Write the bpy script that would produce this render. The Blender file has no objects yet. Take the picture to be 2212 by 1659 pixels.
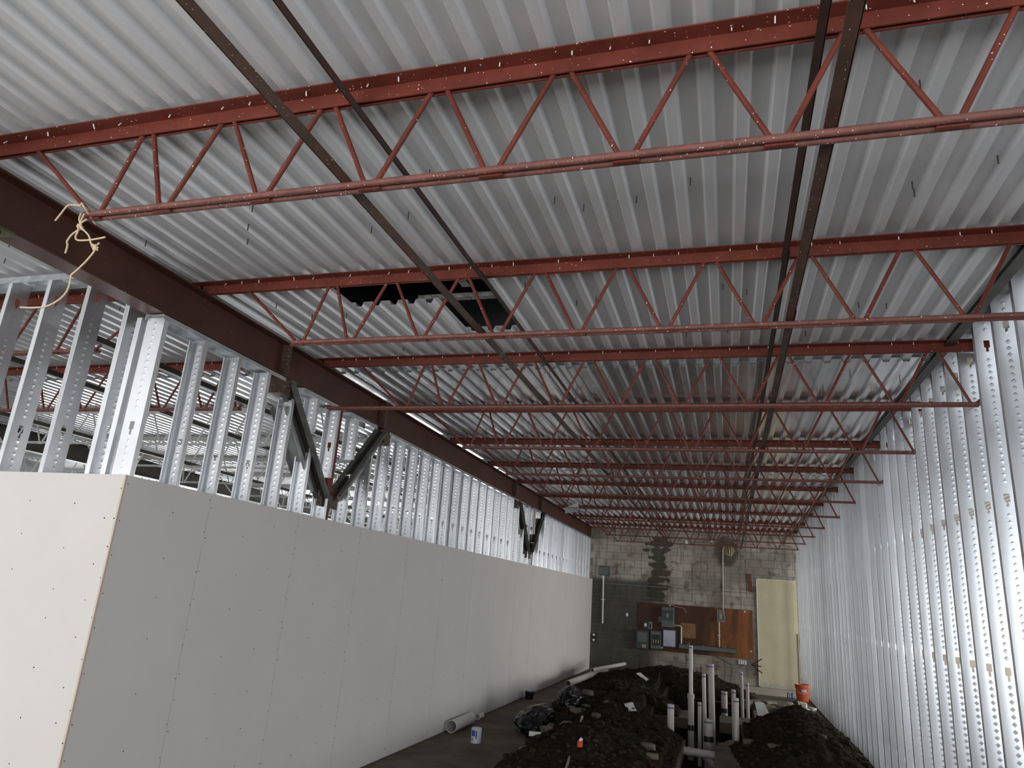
import bpy, bmesh, math, random
from mathutils import Vector, Matrix, noise
random.seed(7)
S = bpy.context.scene
C = S.collection

# ---------------------------------------------------------------- camera
YAW, PITCH, ROLL, FPX, EYE = -0.308150, 0.289860, 0.074663, 1508.19, 1.9
def cam_axes():
    cy, sy, cp, sp, cr, sr = math.cos(YAW), math.sin(YAW), math.cos(PITCH), math.sin(PITCH), math.cos(ROLL), math.sin(ROLL)
    f = Vector((sy*cp, cy*cp, sp)); r = Vector((cy, -sy, 0)); u = r.cross(f)
    return cr*r + sr*u, -sr*r + cr*u, f
r_, u_, f_ = cam_axes()
cd = bpy.data.cameras.new('camera'); co = bpy.data.objects.new('camera', cd); C.objects.link(co)
co.matrix_world = Matrix(((r_.x, u_.x, -f_.x, 0), (r_.y, u_.y, -f_.y, 0), (r_.z, u_.z, -f_.z, EYE), (0, 0, 0, 1)))
cd.sensor_width = 36; cd.lens = FPX/2212*36; cd.clip_start = 0.05; cd.clip_end = 200
S.camera = co

# ---------------------------------------------------------------- light
S.view_settings.view_transform = 'Standard'; S.view_settings.look = 'None'
S.view_settings.gamma = 1; S.view_settings.use_curve_mapping = False
S.view_settings.exposure = 0.05
w = bpy.data.worlds.new('world'); S.world = w; w.use_nodes = True
w.node_tree.nodes['Background'].inputs[0].default_value = (0.80, 0.88, 1.0, 1)
w.node_tree.nodes['Background'].inputs[1].default_value = 0.45
def area(name, loc, rot, sx, sy, e, col=(1, 1, 1)):
    l = bpy.data.lights.new(name, 'AREA'); l.shape = 'RECTANGLE'; l.size = sx; l.size_y = sy; l.energy = e; l.color = col
    o = bpy.data.objects.new(name, l); C.objects.link(o); o.location = loc; o.rotation_euler = rot
# daylight through the open storefronts behind the camera (facing +Y) and the far windows of the left hall (facing -Y)
area('daylight_storefront_hall', (-0.95, -4.6, 1.2), (math.radians(132), 0, 0), 5.2, 2.4, 290, (1, 0.98, 0.95))
area('daylight_storefront_left', (-9.2, -4.6, 1.3), (math.radians(115), 0, 0), 10.0, 2.6, 560, (1, 0.98, 0.95))
area('daylight_storefront_right', (5.0, -4.6, 1.5), (math.radians(90), 0, 0), 5.6, 2.9, 270, (0.92, 0.965, 1.0))
area('daylight_side_windows_right', (7.99, 17.2, 1.7), (math.radians(90), 0, math.radians(90)), 6.4, 2.6, 560, (1.0, 0.985, 0.96))
area('daylight_side_windows_right_near', (7.99, 7.5, 1.7), (math.radians(90), 0, math.radians(90)), 7.0, 2.2, 150, (0.97, 0.98, 1.0))
area('daylight_outer_windows_left', (-15.99, 16.5, 1.6), (math.radians(90), 0, math.radians(-90)), 8.0, 2.2, 520, (0.97, 0.985, 1.0))
area('daylight_far_windows_left', (-11.0, 21.99, 1.65), (math.radians(-90), 0, 0), 8.0, 2.2, 700, (0.96, 0.98, 1.0))

# ---------------------------------------------------------------- helpers
def tag(o, label=None, cat=None, group=None, kind=None):
    if label: o['label'] = label
    if cat: o['category'] = cat
    if group: o['group'] = group
    if kind: o['kind'] = kind
    return o
def empty(name, loc=(0, 0, 0), rz=0.0):
    o = bpy.data.objects.new(name, None); C.objects.link(o); o.location = loc; o.rotation_euler = (0, 0, rz)
    o.empty_display_size = 0.05
    return o
def link(name, me, parent=None, loc=(0, 0, 0), rot=(0, 0, 0)):
    o = bpy.data.objects.new(name, me); C.objects.link(o); o.location = loc; o.rotation_euler = rot
    if parent is not None: o.parent = parent
    return o
class MB:
    def __init__(s): s.v = []; s.f = []
    def add(s, vs, fs):
        n = len(s.v); s.v += [tuple(v) for v in vs]; s.f += [tuple(i+n for i in f) for f in fs]; return s
    def box(s, x0, x1, y0, y1, z0, z1):
        return s.add([(x0,y0,z0),(x1,y0,z0),(x1,y1,z0),(x0,y1,z0),(x0,y0,z1),(x1,y0,z1),(x1,y1,z1),(x0,y1,z1)],
                     [(0,3,2,1),(4,5,6,7),(0,1,5,4),(1,2,6,5),(2,3,7,6),(3,0,4,7)])
    def hexa(s, p): return s.add(p, [(0,3,2,1),(4,5,6,7),(0,1,5,4),(1,2,6,5),(2,3,7,6),(3,0,4,7)])
    def bar(s, a, b, w, h, up=(0, 0, 1)):      # rectangular bar between two points
        a = Vector(a); b = Vector(b); d = (b-a).normalized(); up = Vector(up)
        x = d.cross(up)
        if x.length < 1e-4: x = Vector((1, 0, 0))
        x.normalize(); u = x.cross(d); x *= w/2; u *= h/2
        return s.hexa([a-x-u, a+x-u, a+x+u, a-x+u, b-x-u, b+x-u, b+x+u, b-x+u])
    def cyl(s, a, b, r, n=8, r2=None, cap=True):
        a = Vector(a); b = Vector(b); d = (b-a).normalized(); r2 = r if r2 is None else r2
        x = d.orthogonal().normalized(); y = d.cross(x)
        vs = []
        for p, q in ((a, r), (b, r2)):
            for i in range(n):
                t = 2*math.pi*i/n; vs.append(p + x*(q*math.cos(t)) + y*(q*math.sin(t)))
        fs = [(i, (i+1) % n, n+(i+1) % n, n+i) for i in range(n)]
        if cap: fs += [tuple(range(n-1, -1, -1)), tuple(range(n, 2*n))]
        return s.add(vs, fs)
    def pipe(s, a, b, r, t=0.006, n=18):       # hollow pipe
        a = Vector(a); b = Vector(b); d = (b-a).normalized()
        x = d.orthogonal().normalized(); y = d.cross(x); vs = []
        for p, q in ((a, r), (b, r), (b, r-t), (a, r-t)):
            for i in range(n):
                k = 2*math.pi*i/n; vs.append(p + x*(q*math.cos(k)) + y*(q*math.sin(k)))
        fs = []
        for j in range(4):
            for i in range(n): fs.append((j*n+i, j*n+(i+1) % n, ((j+1) % 4)*n+(i+1) % n, ((j+1) % 4)*n+i))
        return s.add(vs, fs)
    def tube(s, pts, r, n=8):
        pts = [Vector(p) for p in pts]; vs = []; fs = []; m = len(pts); x = None
        for i, p in enumerate(pts):
            d = (pts[min(i+1, m-1)]-pts[max(i-1, 0)]).normalized()
            if x is None: x = d.orthogonal().normalized()
            x = (x - d*x.dot(d))
            x = x.normalized() if x.length > 1e-5 else d.orthogonal().normalized()
            y = d.cross(x)
            for k in range(n):
                t = 2*math.pi*k/n; vs.append(p + x*(r*math.cos(t)) + y*(r*math.sin(t)))
        for i in range(m-1):
            for k in range(n): fs.append((i*n+k, i*n+(k+1) % n, (i+1)*n+(k+1) % n, (i+1)*n+k))
        fs += [tuple(range(n-1, -1, -1)), tuple(range((m-1)*n, m*n))]
        return s.add(vs, fs)
    def lathe(s, prof, c=(0, 0, 0), n=24):
        vs = []; fs = []; m = len(prof)
        for r, z in prof:
            for k in range(n):
                t = 2*math.pi*k/n; vs.append((c[0]+r*math.cos(t), c[1]+r*math.sin(t), c[2]+z))
        for i in range(m-1):
            for k in range(n): fs.append((i*n+k, i*n+(k+1) % n, (i+1)*n+(k+1) % n, (i+1)*n+k))
        return s.add(vs, fs)
    def mesh(s, name, mat, smooth=False, org=(0, 0, 0), bevel=0.0, solid=0.0, double=True):
        me = bpy.data.meshes.new(name)
        me.from_pydata([(v[0]-org[0], v[1]-org[1], v[2]-org[2]) for v in s.v], [], s.f); me.update()
        bm = bmesh.new(); bm.from_mesh(me)
        if solid: bmesh.ops.solidify(bm, geom=bm.faces[:], thickness=solid)
        bmesh.ops.recalc_face_normals(bm, faces=bm.faces[:])
        if bevel: bmesh.ops.bevel(bm, geom=bm.edges[:], offset=bevel, segments=2, affect='EDGES', profile=0.6)
        bm.to_mesh(me); bm.free()
        if mat: me.materials.append(mat)
        if smooth:
            for p in me.polygons: p.use_smooth = True
            try: me.set_sharp_from_angle(angle=math.radians(40))
            except Exception: pass
        return me
    def build(s, name, mat, parent=None, loc=None, **k):
        # verts are given in world space; origin = loc (or the parent's location)
        pl = Vector(parent.location) if parent is not None else Vector((0, 0, 0))
        o = Vector(loc) if loc is not None else pl.copy()
        return link(name, s.mesh(name, mat, org=o, **k), parent, o-pl)
def copy_tree(o, parent=None):
    c = o.copy(); C.objects.link(c); c.parent = parent
    for ch in o.children: copy_tree(ch, c)
    return c

# ---------------------------------------------------------------- materials
def mat(name, base, rough=0.6, metal=0.0, var=0.0, vscale=3.0, col2=None, bump=0.0, bscale=30.0, specks=None, speck_scale=60.0,
        speck_col=(0.8, 0.78, 0.75), rvar=0.0, rnd=0.0, stretch=None, spec=0.5):
    m = bpy.data.materials.new(name); m.use_nodes = True
    nt = m.node_tree; N = nt.nodes; L = nt.links; b = N['Principled BSDF']
    b.inputs['Roughness'].default_value = rough; b.inputs['Metallic'].default_value = metal
    b.inputs['Specular IOR Level'].default_value = spec
    g = N.new('ShaderNodeNewGeometry'); pos = g.outputs['Position']
    if stretch:
        mp = N.new('ShaderNodeVectorMath'); mp.operation = 'MULTIPLY'; mp.inputs[1].default_value = stretch
        L.new(pos, mp.inputs[0]); pos = mp.outputs[0]
    col = None
    c2 = col2 if col2 else tuple(max(0, c*(1-var)) for c in base)
    if var > 0 or col2:
        n = N.new('ShaderNodeTexNoise'); n.inputs['Scale'].default_value = vscale; n.inputs['Detail'].default_value = 6; n.inputs['Roughness'].default_value = 0.62
        L.new(pos, n.inputs['Vector'])
        r = N.new('ShaderNodeValToRGB'); r.color_ramp.elements[0].position = 0.35; r.color_ramp.elements[1].position = 0.68
        r.color_ramp.elements[0].color = (*c2, 1); r.color_ramp.elements[1].color = (*base, 1)
        L.new(n.outputs['Fac'], r.inputs['Fac']); col = r.outputs['Color']
        if rvar:
            mr = N.new('ShaderNodeMapRange'); mr.inputs['To Min'].default_value = max(0.03, rough-rvar); mr.inputs['To Max'].default_value = min(1, rough+rvar)
            L.new(n.outputs['Fac'], mr.inputs['Value']); L.new(mr.outputs[0], b.inputs['Roughness'])
    if rnd:
        oi = N.new('ShaderNodeObjectInfo'); mr = N.new('ShaderNodeMapRange')
        mr.inputs['To Min'].default_value = 1-rnd; mr.inputs['To Max'].default_value = 1+rnd*0.4
        L.new(oi.outputs['Random'], mr.inputs['Value'])
        mx = N.new('ShaderNodeMixRGB'); mx.blend_type = 'MULTIPLY'; mx.inputs['Fac'].default_value = 1
        if col: L.new(col, mx.inputs['Color1'])
        else: mx.inputs['Color1'].default_value = (*base, 1)
        L.new(mr.outputs[0], mx.inputs['Color2']); col = mx.outputs['Color']
    if specks:
        n = N.new('ShaderNodeTexNoise'); n.inputs['Scale'].default_value = speck_scale; n.inputs['Detail'].default_value = 1
        L.new(g.outputs['Position'], n.inputs['Vector'])
        r = N.new('ShaderNodeValToRGB'); r.color_ramp.elements[0].position = specks; r.color_ramp.elements[1].position = specks+0.02
        L.new(n.outputs['Fac'], r.inputs['Fac'])
        mx = N.new('ShaderNodeMixRGB'); L.new(r.outputs['Color'], mx.inputs['Fac'])
        if col: L.new(col, mx.inputs['Color1'])
        else: mx.inputs['Color1'].default_value = (*base, 1)
        mx.inputs['Color2'].default_value = (*speck_col, 1); col = mx.outputs['Color']
    if col: L.new(col, b.inputs['Base Color'])
    else: b.inputs['Base Color'].default_value = (*base, 1)
    if bump:
        n = N.new('ShaderNodeTexNoise'); n.inputs['Scale'].default_value = bscale; n.inputs['Detail'].default_value = 4
        L.new(pos, n.inputs['Vector'])
        bp = N.new('ShaderNodeBump'); bp.inputs['Strength'].default_value = bump; bp.inputs['Distance'].default_value = 0.02
        L.new(n.outputs['Fac'], bp.inputs['Height']); L.new(bp.outputs[0], b.inputs['Normal'])
    return m
RED = mat('red_oxide_primer', (0.165, 0.036, 0.023), 0.55, 0, var=0.35, vscale=5, specks=0.74, speck_scale=90, spec=0.3)
REDDUST = mat('red_oxide_dusty', (0.20, 0.072, 0.058), 0.65, 0, var=0.35, vscale=14, specks=0.72, speck_scale=110)
BEAM = mat('beam_brown_primer', (0.080, 0.024, 0.014), 0.5, 0, var=0.4, vscale=2.5, specks=0.77, speck_scale=70, speck_col=(0.4, 0.3, 0.27))
BROWN = mat('bridging_brown_steel', (0.10, 0.052, 0.034), 0.55, 0.1, var=0.5, vscale=6, specks=0.72, speck_scale=95)
DARKST = mat('dark_mill_steel', (0.055, 0.048, 0.036), 0.5, 0.4, var=0.5, vscale=5)
WHITEJ = mat('white_painted_steel', (0.50, 0.52, 0.515), 0.5)
GALV = mat('galvanised_stud', (0.80, 0.82, 0.845), 0.29, 0.84, var=0.07, vscale=2.2, rvar=0.05, bump=0.05, bscale=2.5, rnd=0.20)
GALVD = mat('galvanised_track', (0.66, 0.69, 0.71), 0.33, 0.85, var=0.25, vscale=9, bump=0.25, bscale=12)
DECKP = mat('deck_painted', (0.745, 0.760, 0.785), 0.42, 0.35, var=0.12, vscale=1.5, rvar=0.06, stretch=(4, 0.4, 1))
DECKG = mat('deck_galvanised', (0.80, 0.815, 0.835), 0.19, 0.72, var=0.15, vscale=2.5, rvar=0.06, bump=0.10, bscale=3.5, stretch=(2.5, 1, 1))
DECKM = mat('deck_galvanised_dull', (0.79, 0.80, 0.82), 0.30, 0.55, var=0.15, vscale=2.5, rvar=0.06, bump=0.08, bscale=3.5, stretch=(2.5, 1, 1))
GYP = mat('drywall_paper', (0.64, 0.62, 0.60), 0.85, 0, var=0.05, vscale=1.2)
GYPE = mat('drywall_edge', (0.56, 0.46, 0.40), 0.9)
SCREW = mat('black_screw', (0.03, 0.03, 0.03), 0.5)
CONC = mat('slab_concrete', (0.16, 0.135, 0.10), 0.85, 0, col2=(0.07, 0.055, 0.04), vscale=1.6, bump=0.2, bscale=25)
CONCL = mat('broken_concrete', (0.24, 0.205, 0.15), 0.9, 0, var=0.5, vscale=8, bump=0.4, bscale=30, rnd=0.35)
SOIL = mat('dark_soil', (0.030, 0.025, 0.014), 0.95, 0, col2=(0.010, 0.008, 0.005), vscale=7, bump=1.0, bscale=26, specks=0.69, speck_scale=22, speck_col=(0.075, 0.06, 0.035), spec=0.1)
CLOD = mat('soil_clods', (0.055, 0.042, 0.024), 0.95, 0, var=0.6, vscale=12, bump=0.6, bscale=40, spec=0.15)
PVC = mat('pvc_grey_white', (0.52, 0.49, 0.45), 0.45, 0, var=0.15, vscale=6)
PVCW = mat('pvc_white', (0.66, 0.64, 0.60), 0.4, 0, var=0.1, vscale=6)
PURPLE = mat('purple_primer', (0.10, 0.09, 0.25), 0.5)
RUBBER = mat('black_rubber', (0.012, 0.012, 0.012), 0.45)
BAG = mat('black_plastic', (0.008, 0.009, 0.010), 0.33, 0, bump=0.35, bscale=9, spec=0.35)
PLY = mat('stained_plywood', (0.36, 0.125, 0.034), 0.65, 0, col2=(0.10, 0.036, 0.013), vscale=1.6, bump=0.05, bscale=20, stretch=(2.2, 1, 0.5))
def wet_left(m):               # water stain soaked into the left half of the board
    nt = m.node_tree; N = nt.nodes; L = nt.links; b = N['Principled BSDF']; src = b.inputs['Base Color'].links[0].from_socket
    g = N.new('ShaderNodeNewGeometry'); sx = N.new('ShaderNodeSeparateXYZ'); L.new(g.outputs['Position'], sx.inputs[0])
    n = N.new('ShaderNodeTexNoise'); n.inputs['Scale'].default_value = 2.2; n.inputs['Detail'].default_value = 5; L.new(g.outputs['Position'], n.inputs['Vector'])
    ad = N.new('ShaderNodeMath'); ad.operation = 'MULTIPLY_ADD'; L.new(n.outputs['Fac'], ad.inputs[0]); ad.inputs[1].default_value = 1.6; L.new(sx.outputs['X'], ad.inputs[2])
    mr = N.new('ShaderNodeMapRange'); mr.interpolation_type = 'SMOOTHSTEP'; mr.inputs['From Min'].default_value = 0.75; mr.inputs['From Max'].default_value = 0.05; L.new(ad.outputs[0], mr.inputs['Value'])
    mu = N.new('ShaderNodeMath'); mu.operation = 'MULTIPLY'; mu.inputs[1].default_value = 0.85; L.new(mr.outputs[0], mu.inputs[0])
    mx = N.new('ShaderNodeMixRGB'); L.new(mu.outputs[0], mx.inputs[0]); L.new(src, mx.inputs[1]); mx.inputs[2].default_value = (0.045, 0.017, 0.008, 1); L.new(mx.outputs[0], b.inputs['Base Color'])
wet_left(PLY)
BOXG = mat('panel_grey_green', (0.13, 0.155, 0.15), 0.5, 0.2, var=0.2, vscale=6)
BOXD = mat('panel_dark_green', (0.055, 0.075, 0.068), 0.5, 0.2, var=0.2, vscale=6)
BOXL = mat('panel_light_grey', (0.25, 0.26, 0.25), 0.45, 0.2)
SHINY = mat('bare_panel_metal', (0.20, 0.20, 0.24), 0.30, 0.9, var=0.2, vscale=5)
CONDUIT = mat('conduit_steel', (0.42, 0.42, 0.38), 0.42, 0.5)
DOORP = mat('cream_painted_panel', (0.66, 0.60, 0.42), 0.7, 0, var=0.10, vscale=2)
PLASTER = mat('rough_plaster', (0.55, 0.53, 0.47), 0.9, 0, bump=0.5, bscale=18)
WHITE = mat('white_plastic', (0.78, 0.78, 0.76), 0.45)
CARD = mat('white_card', (0.62, 0.63, 0.62), 0.5)
ORANGE = mat('orange_bucket', (0.62, 0.11, 0.03), 0.45, 0, var=0.12, vscale=8)
ROPE = mat('cream_rope', (0.58, 0.46, 0.30), 0.85)
LUMBER = mat('brown_lumber', (0.20, 0.06, 0.025), 0.7, 0, var=0.4, vscale=12)
ROOFB = mat('black_roofing', (0.012, 0.015, 0.016), 0.8)
ROOFE = mat('grey_insulation_edge', (0.30, 0.31, 0.30), 0.9, 0, var=0.7, vscale=30)
BLUE = mat('blue_label', (0.04, 0.09, 0.35), 0.4)
CANW = mat('can_white', (0.55, 0.57, 0.62), 0.4)
TANP = mat('tan_label', (0.42, 0.30, 0.17), 0.7)
GREYW = mat('grey_wall_paint', (0.33, 0.33, 0.32), 0.85, 0, var=0.2, vscale=1)
PALEB = mat('pale_dusty_board', (0.58, 0.53, 0.44), 0.85, 0, var=0.35, vscale=6, stretch=(0.4, 3, 1))
GREEN = mat('green_plastic', (0.02, 0.08, 0.075), 0.5)
FOAM = mat('yellow_foam', (0.42, 0.30, 0.12), 0.9, 0, var=0.5, vscale=30, bump=0.6, bscale=40)
REDP = mat('red_plastic', (0.55, 0.05, 0.02), 0.5)

def block_material():
    m = bpy.data.materials.new('painted_block'); m.use_nodes = True
    nt = m.node_tree; N = nt.nodes; L = nt.links; b = N['Principled BSDF']; b.inputs['Roughness'].default_value = 0.9
    def math_(op, a, bb=None, c=None):
        n = N.new('ShaderNodeMath'); n.operation = op
        for i, v in enumerate((a, bb, c)):
            if v is None: continue
            if isinstance(v, (int, float)): n.inputs[i].default_value = v
            else: L.new(v, n.inputs[i])
        return n.outputs[0]
    def ramp(v, a, bb):
        n = N.new('ShaderNodeMapRange'); n.interpolation_type = 'SMOOTHSTEP'
        n.inputs['From Min'].default_value = a; n.inputs['From Max'].default_value = bb; L.new(v, n.inputs['Value']); return n.outputs[0]
    def noise_(sc, det=5, st=None):
        n = N.new('ShaderNodeTexNoise'); n.inputs['Scale'].default_value = sc; n.inputs['Detail'].default_value = det
        if st:
            mp = N.new('ShaderNodeVectorMath'); mp.operation = 'MULTIPLY'; mp.inputs[1].default_value = st
            L.new(g.outputs['Position'], mp.inputs[0]); L.new(mp.outputs[0], n.inputs['Vector'])
        else: L.new(g.outputs['Position'], n.inputs['Vector'])
        return n.outputs['Fac']
    def mix(f, a, c):
        n = N.new('ShaderNodeMixRGB')
        if isinstance(f, float): n.inputs[0].default_value = f
        else: L.new(f, n.inputs[0])
        for i, v in ((1, a), (2, c)):
            if isinstance(v, tuple): n.inputs[i].default_value = (*v, 1)
            else: L.new(v, n.inputs[i])
        return n.outputs[0]
    g = N.new('ShaderNodeNewGeometry'); sx = N.new('ShaderNodeSeparateXYZ'); L.new(g.outputs['Position'], sx.inputs[0])
    X, Z = sx.outputs['X'], sx.outputs['Z']
    oi = N.new('ShaderNodeObjectInfo')
    c = mix(ramp(noise_(1.4), 0.38, 0.66), (0.27, 0.24, 0.20), (0.47, 0.435, 0.38))
    c = mix(math_('MULTIPLY', oi.outputs['Random'], 0.35), c, (0.22, 0.20, 0.17))
    # vertical drip streaks and grime
    c = mix(math_('MULTIPLY', ramp(noise_(2.2, 4, (6, 1, 0.5)), 0.52, 0.72), 0.7), c, (0.10, 0.095, 0.075))
    c = mix(math_('MULTIPLY', ramp(noise_(5.0, 3), 0.56, 0.68), 0.6), c, (0.085, 0.078, 0.06))
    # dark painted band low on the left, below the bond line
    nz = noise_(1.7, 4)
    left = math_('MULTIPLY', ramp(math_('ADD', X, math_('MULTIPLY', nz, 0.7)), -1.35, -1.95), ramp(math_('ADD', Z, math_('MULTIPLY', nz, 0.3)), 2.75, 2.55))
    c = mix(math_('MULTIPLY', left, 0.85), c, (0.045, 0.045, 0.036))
    # damp ovals, one per course, running down the wall
    nn = noise_(2.6, 4)
    u = math_('DIVIDE', math_('ADD', math_('ADD', X, 1.88), math_('MULTIPLY', math_('SUBTRACT', nn, 0.5), 0.95)), 0.31)
    fr = math_('SUBTRACT', math_('FRACT', math_('DIVIDE', Z, 0.2032)), 0.5)
    vv = math_('MULTIPLY', fr, 1.75)
    e = math_('ADD', math_('MULTIPLY', u, u), math_('MULTIPLY', vv, vv))
    damp = math_('MULTIPLY', ramp(e, 1.0, 0.86), math_('MULTIPLY', ramp(Z, 1.9, 2.0), ramp(Z, 3.80, 3.72)))
    c = mix(math_('MULTIPLY', damp, 0.9), c, (0.042, 0.040, 0.024))
    # rusty stain round the cable hole
    dx = math_('DIVIDE', math_('SUBTRACT', X, 0.0), 0.38); dz = math_('DIVIDE', math_('SUBTRACT', Z, 3.45), 0.5)
    rr = math_('ADD', math_('ADD', math_('MULTIPLY', dx, dx), math_('MULTIPLY', dz, dz)), math_('MULTIPLY', math_('SUBTRACT', nn, 0.5), 2.2))
    c = mix(math_('MULTIPLY', ramp(rr, 0.9, 0.3), 0.75), c, (0.055, 0.034, 0.018))
    L.new(c, b.inputs['Base Color'])
    bp = N.new('ShaderNodeBump'); bp.inputs['Strength'].default_value = 0.35; bp.inputs['Distance'].default_value = 0.01
    L.new(noise_(45, 3), bp.inputs['Height']); L.new(bp.outputs[0], b.inputs['Normal'])
    return m
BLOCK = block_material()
MORTAR = mat('mortar', (0.27, 0.245, 0.20), 0.95, 0, var=0.3, vscale=3)

# ================================================================ THE SETTING
YF = 20.95                      # face of the far block wall
XW = -3.76                      # face of the left drywall
DZ = 4.0                        # underside of the roof deck ribs
# ---- floor slab with the excavated pit
fl = MB()
for x0, x1, y0, y1 in ((-16, 8, -5, 8.2), (-16, -1.3, 8.2, 21.2), (0.45, 8, 8.2, 21.2), (-1.3, -0.63, 8.2, 11.75), (-0.2, 0.45, 8.2, 11.6),
                       (0.2, 0.45, 11.6, 13.9), (-1.3, -0.67, 13.9, 14.9), (-0.17, 0.45, 13.9, 14.8), (-1.3, 0.45, 16.9, 21.2)):
    fl.box(x0, x1, y0, y1, -0.17, 0.0)
tag(fl.build('floor', CONC), 'brown concrete floor slab cut open around the plumbing trench', 'floor', kind='structure')

# ---- roof deck: fluted panels, ribs hang down, running along the hall
ceil = tag(empty('ceiling', (0, 0, DZ)), 'fluted metal roof deck on open web joists', 'ceiling', kind='structure')
PIT = 0.1524
RIB0 = -2.80
def deck_mesh(nper, segs, m, name='deck_panel'):
    # segs: per flute list of (y0,y1) strips
    pr = [(-0.0762, 0.038), (-0.037, 0.038), (-0.0225, 0.0), (0.0225, 0.0), (0.037, 0.038), (0.0762, 0.038)]
    mb = MB()
    for i in range(nper):
        for y0, y1 in segs(i):
            vs = [(i*PIT+x, y0, z) for x, z in pr] + [(i*PIT+x, y1, z) for x, z in pr]
            mb.add(vs, [(k, k+1, k+7, k+6) for k in range(5)])
    me = bpy.data.meshes.new(name); me.from_pydata(mb.v, [], mb.f); me.update()
    bm = bmesh.new(); bm.from_mesh(me); bmesh.ops.remove_doubles(bm, verts=bm.verts[:], dist=1e-4)
    bmesh.ops.recalc_face_normals(bm, faces=bm.faces[:]); bmesh.ops.solidify(bm, geom=bm.faces[:], thickness=0.0015)
    bm.to_mesh(me); bm.free(); me.materials.append(m)
    return me
rows = [(-5.0, 6.44, DECKP, 0.014), (6.24, 11.90, DECKG, -0.004), (11.74, 16.95, DECKM, -0.016), (16.84, 21.1, DECKP, -0.023)]
first, last = -80, 29           # flutes counted from RIB0; last ends at X ~ 1.68
for ri, (y0, y1, m, dz) in enumerate(rows):
    full = deck_mesh(6, lambda i: [(y0, y1)], m)
    i = first
    while i <= last:
        n = min(6, last-i+1)
        if ri == 0 and i <= 8 and i+n > 0:
            def segs(j, i=i):
                k = i+j
                if 0 <= k <= 4: return [(y0, 4.075), (4.60, y1)]
                if 5 <= k <= 7: return [(y0, 4.075), (5.22, y1)]
                return [(y0, y1)]
            me = deck_mesh(n, segs, m)
        elif n == 6: me = full
        else: me = deck_mesh(n, lambda j: [(y0, y1)], m)
        link('deck_panel', me, ceil, (RIB0+i*PIT, 0, dz))
        i += n
# higher deck over the bay right of the stud wall, and the edge angle of the lower deck
hi = deck_mesh(6, lambda i: [(-5.0, 21.1)], DECKG)
for k in range(7): link('deck_panel', hi, ceil, (1.95+k*6*PIT, 0, 0.36))
MB().box(1.69, 1.70, -5, 21, DZ-0.035, DZ+0.36).box(1.63, 1.69, -5, 21, DZ-0.035, DZ-0.028).build('edge_angle', DARKST, ceil)
# screws poking down through the deck
sc_me = MB().cyl((0, 0, 0), (0, 0, -0.045), 0.0035, 6).mesh('roofing_screw', SCREW)
for k in range(90):
    i = random.randint(-18, 28); x = RIB0+(i+0.5)*PIT+random.uniform(-.02, .02); y = random.choice([2.75, 3.3, 3.55, 4.6, 4.95, 5.5, 6.7, 7.2, 8.4, 9.9]) + random.uniform(-.25, .25)
    if -2.9 < x < -1.5 and 3.9 < y < 5.4: continue
    link('roofing_screw', sc_me, ceil, (x, y, 0.036))

# ---- far block wall, every block its own piece
wb = tag(empty('wall_back', (-1, YF, 0)), 'old stained concrete block wall closing the far end of the hall', 'wall', kind='structure')
MB().box(-4.1, 8, YF+0.012, YF+0.2, 0, 4.9).build('mortar_backing', MORTAR, wb)
BW, BH = 0.4064, 0.2032
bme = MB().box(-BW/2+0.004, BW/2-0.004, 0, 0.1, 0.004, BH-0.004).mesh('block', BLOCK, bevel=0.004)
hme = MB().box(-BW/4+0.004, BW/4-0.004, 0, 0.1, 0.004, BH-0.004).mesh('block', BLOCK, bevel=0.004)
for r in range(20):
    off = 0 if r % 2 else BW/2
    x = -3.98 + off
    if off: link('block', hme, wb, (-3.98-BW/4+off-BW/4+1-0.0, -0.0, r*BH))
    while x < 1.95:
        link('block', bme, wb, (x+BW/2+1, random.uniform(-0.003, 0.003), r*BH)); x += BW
MB().box(-3.4, 0.74, YF-0.018, YF+0.01, 2.345, 2.365).build('bond_ledge', MORTAR, wb)
# outer shells that close the neighbouring halls
tag(MB().box(-16.2, -16, -5, 12.4, 0, 4.2).box(-16.2, -16, 20.6, 22.2, 0, 4.2).box(-16.2, -16, 12.4, 20.6, 0, 0.45).box(-16.2, -16, 12.4, 20.6, 2.75, 4.2).build('wall_far_left', GREYW), 'grey outer wall of the neighbouring hall on the left with a wide window opening', 'wall', kind='structure')
lw = MB().box(-16, -4.1, 22, 22.2, 0, 0.4).box(-16, -4.1, 22, 22.2, 2.9, 4.2).box(-16, -15.2, 22, 22.2, 0.4, 2.9).box(-6.8, -4.1, 22, 22.2, 0.4, 2.9)
tag(lw.build('wall_back_left', GREYW), 'grey rear wall of the neighbouring hall with a wide window opening', 'wall', kind='structure')
tag(MB().box(8, 8.2, -5, 3.95, 0, 4.9).box(8, 8.2, 11.05, 13.95, 0, 4.9).box(8, 8.2, 20.45, 21.2, 0, 4.9).box(8, 8.2, 3.95, 11.05, 0, 0.55).box(8, 8.2, 3.95, 11.05, 2.85, 4.9).box(8, 8.2, 13.95, 20.45, 0, 0.35).box(8, 8.2, 13.95, 20.45, 3.05, 4.9).build('wall_far_right', GREYW), 'grey outer wall with two window openings beyond the metal stud wall', 'wall', kind='structure')

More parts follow.
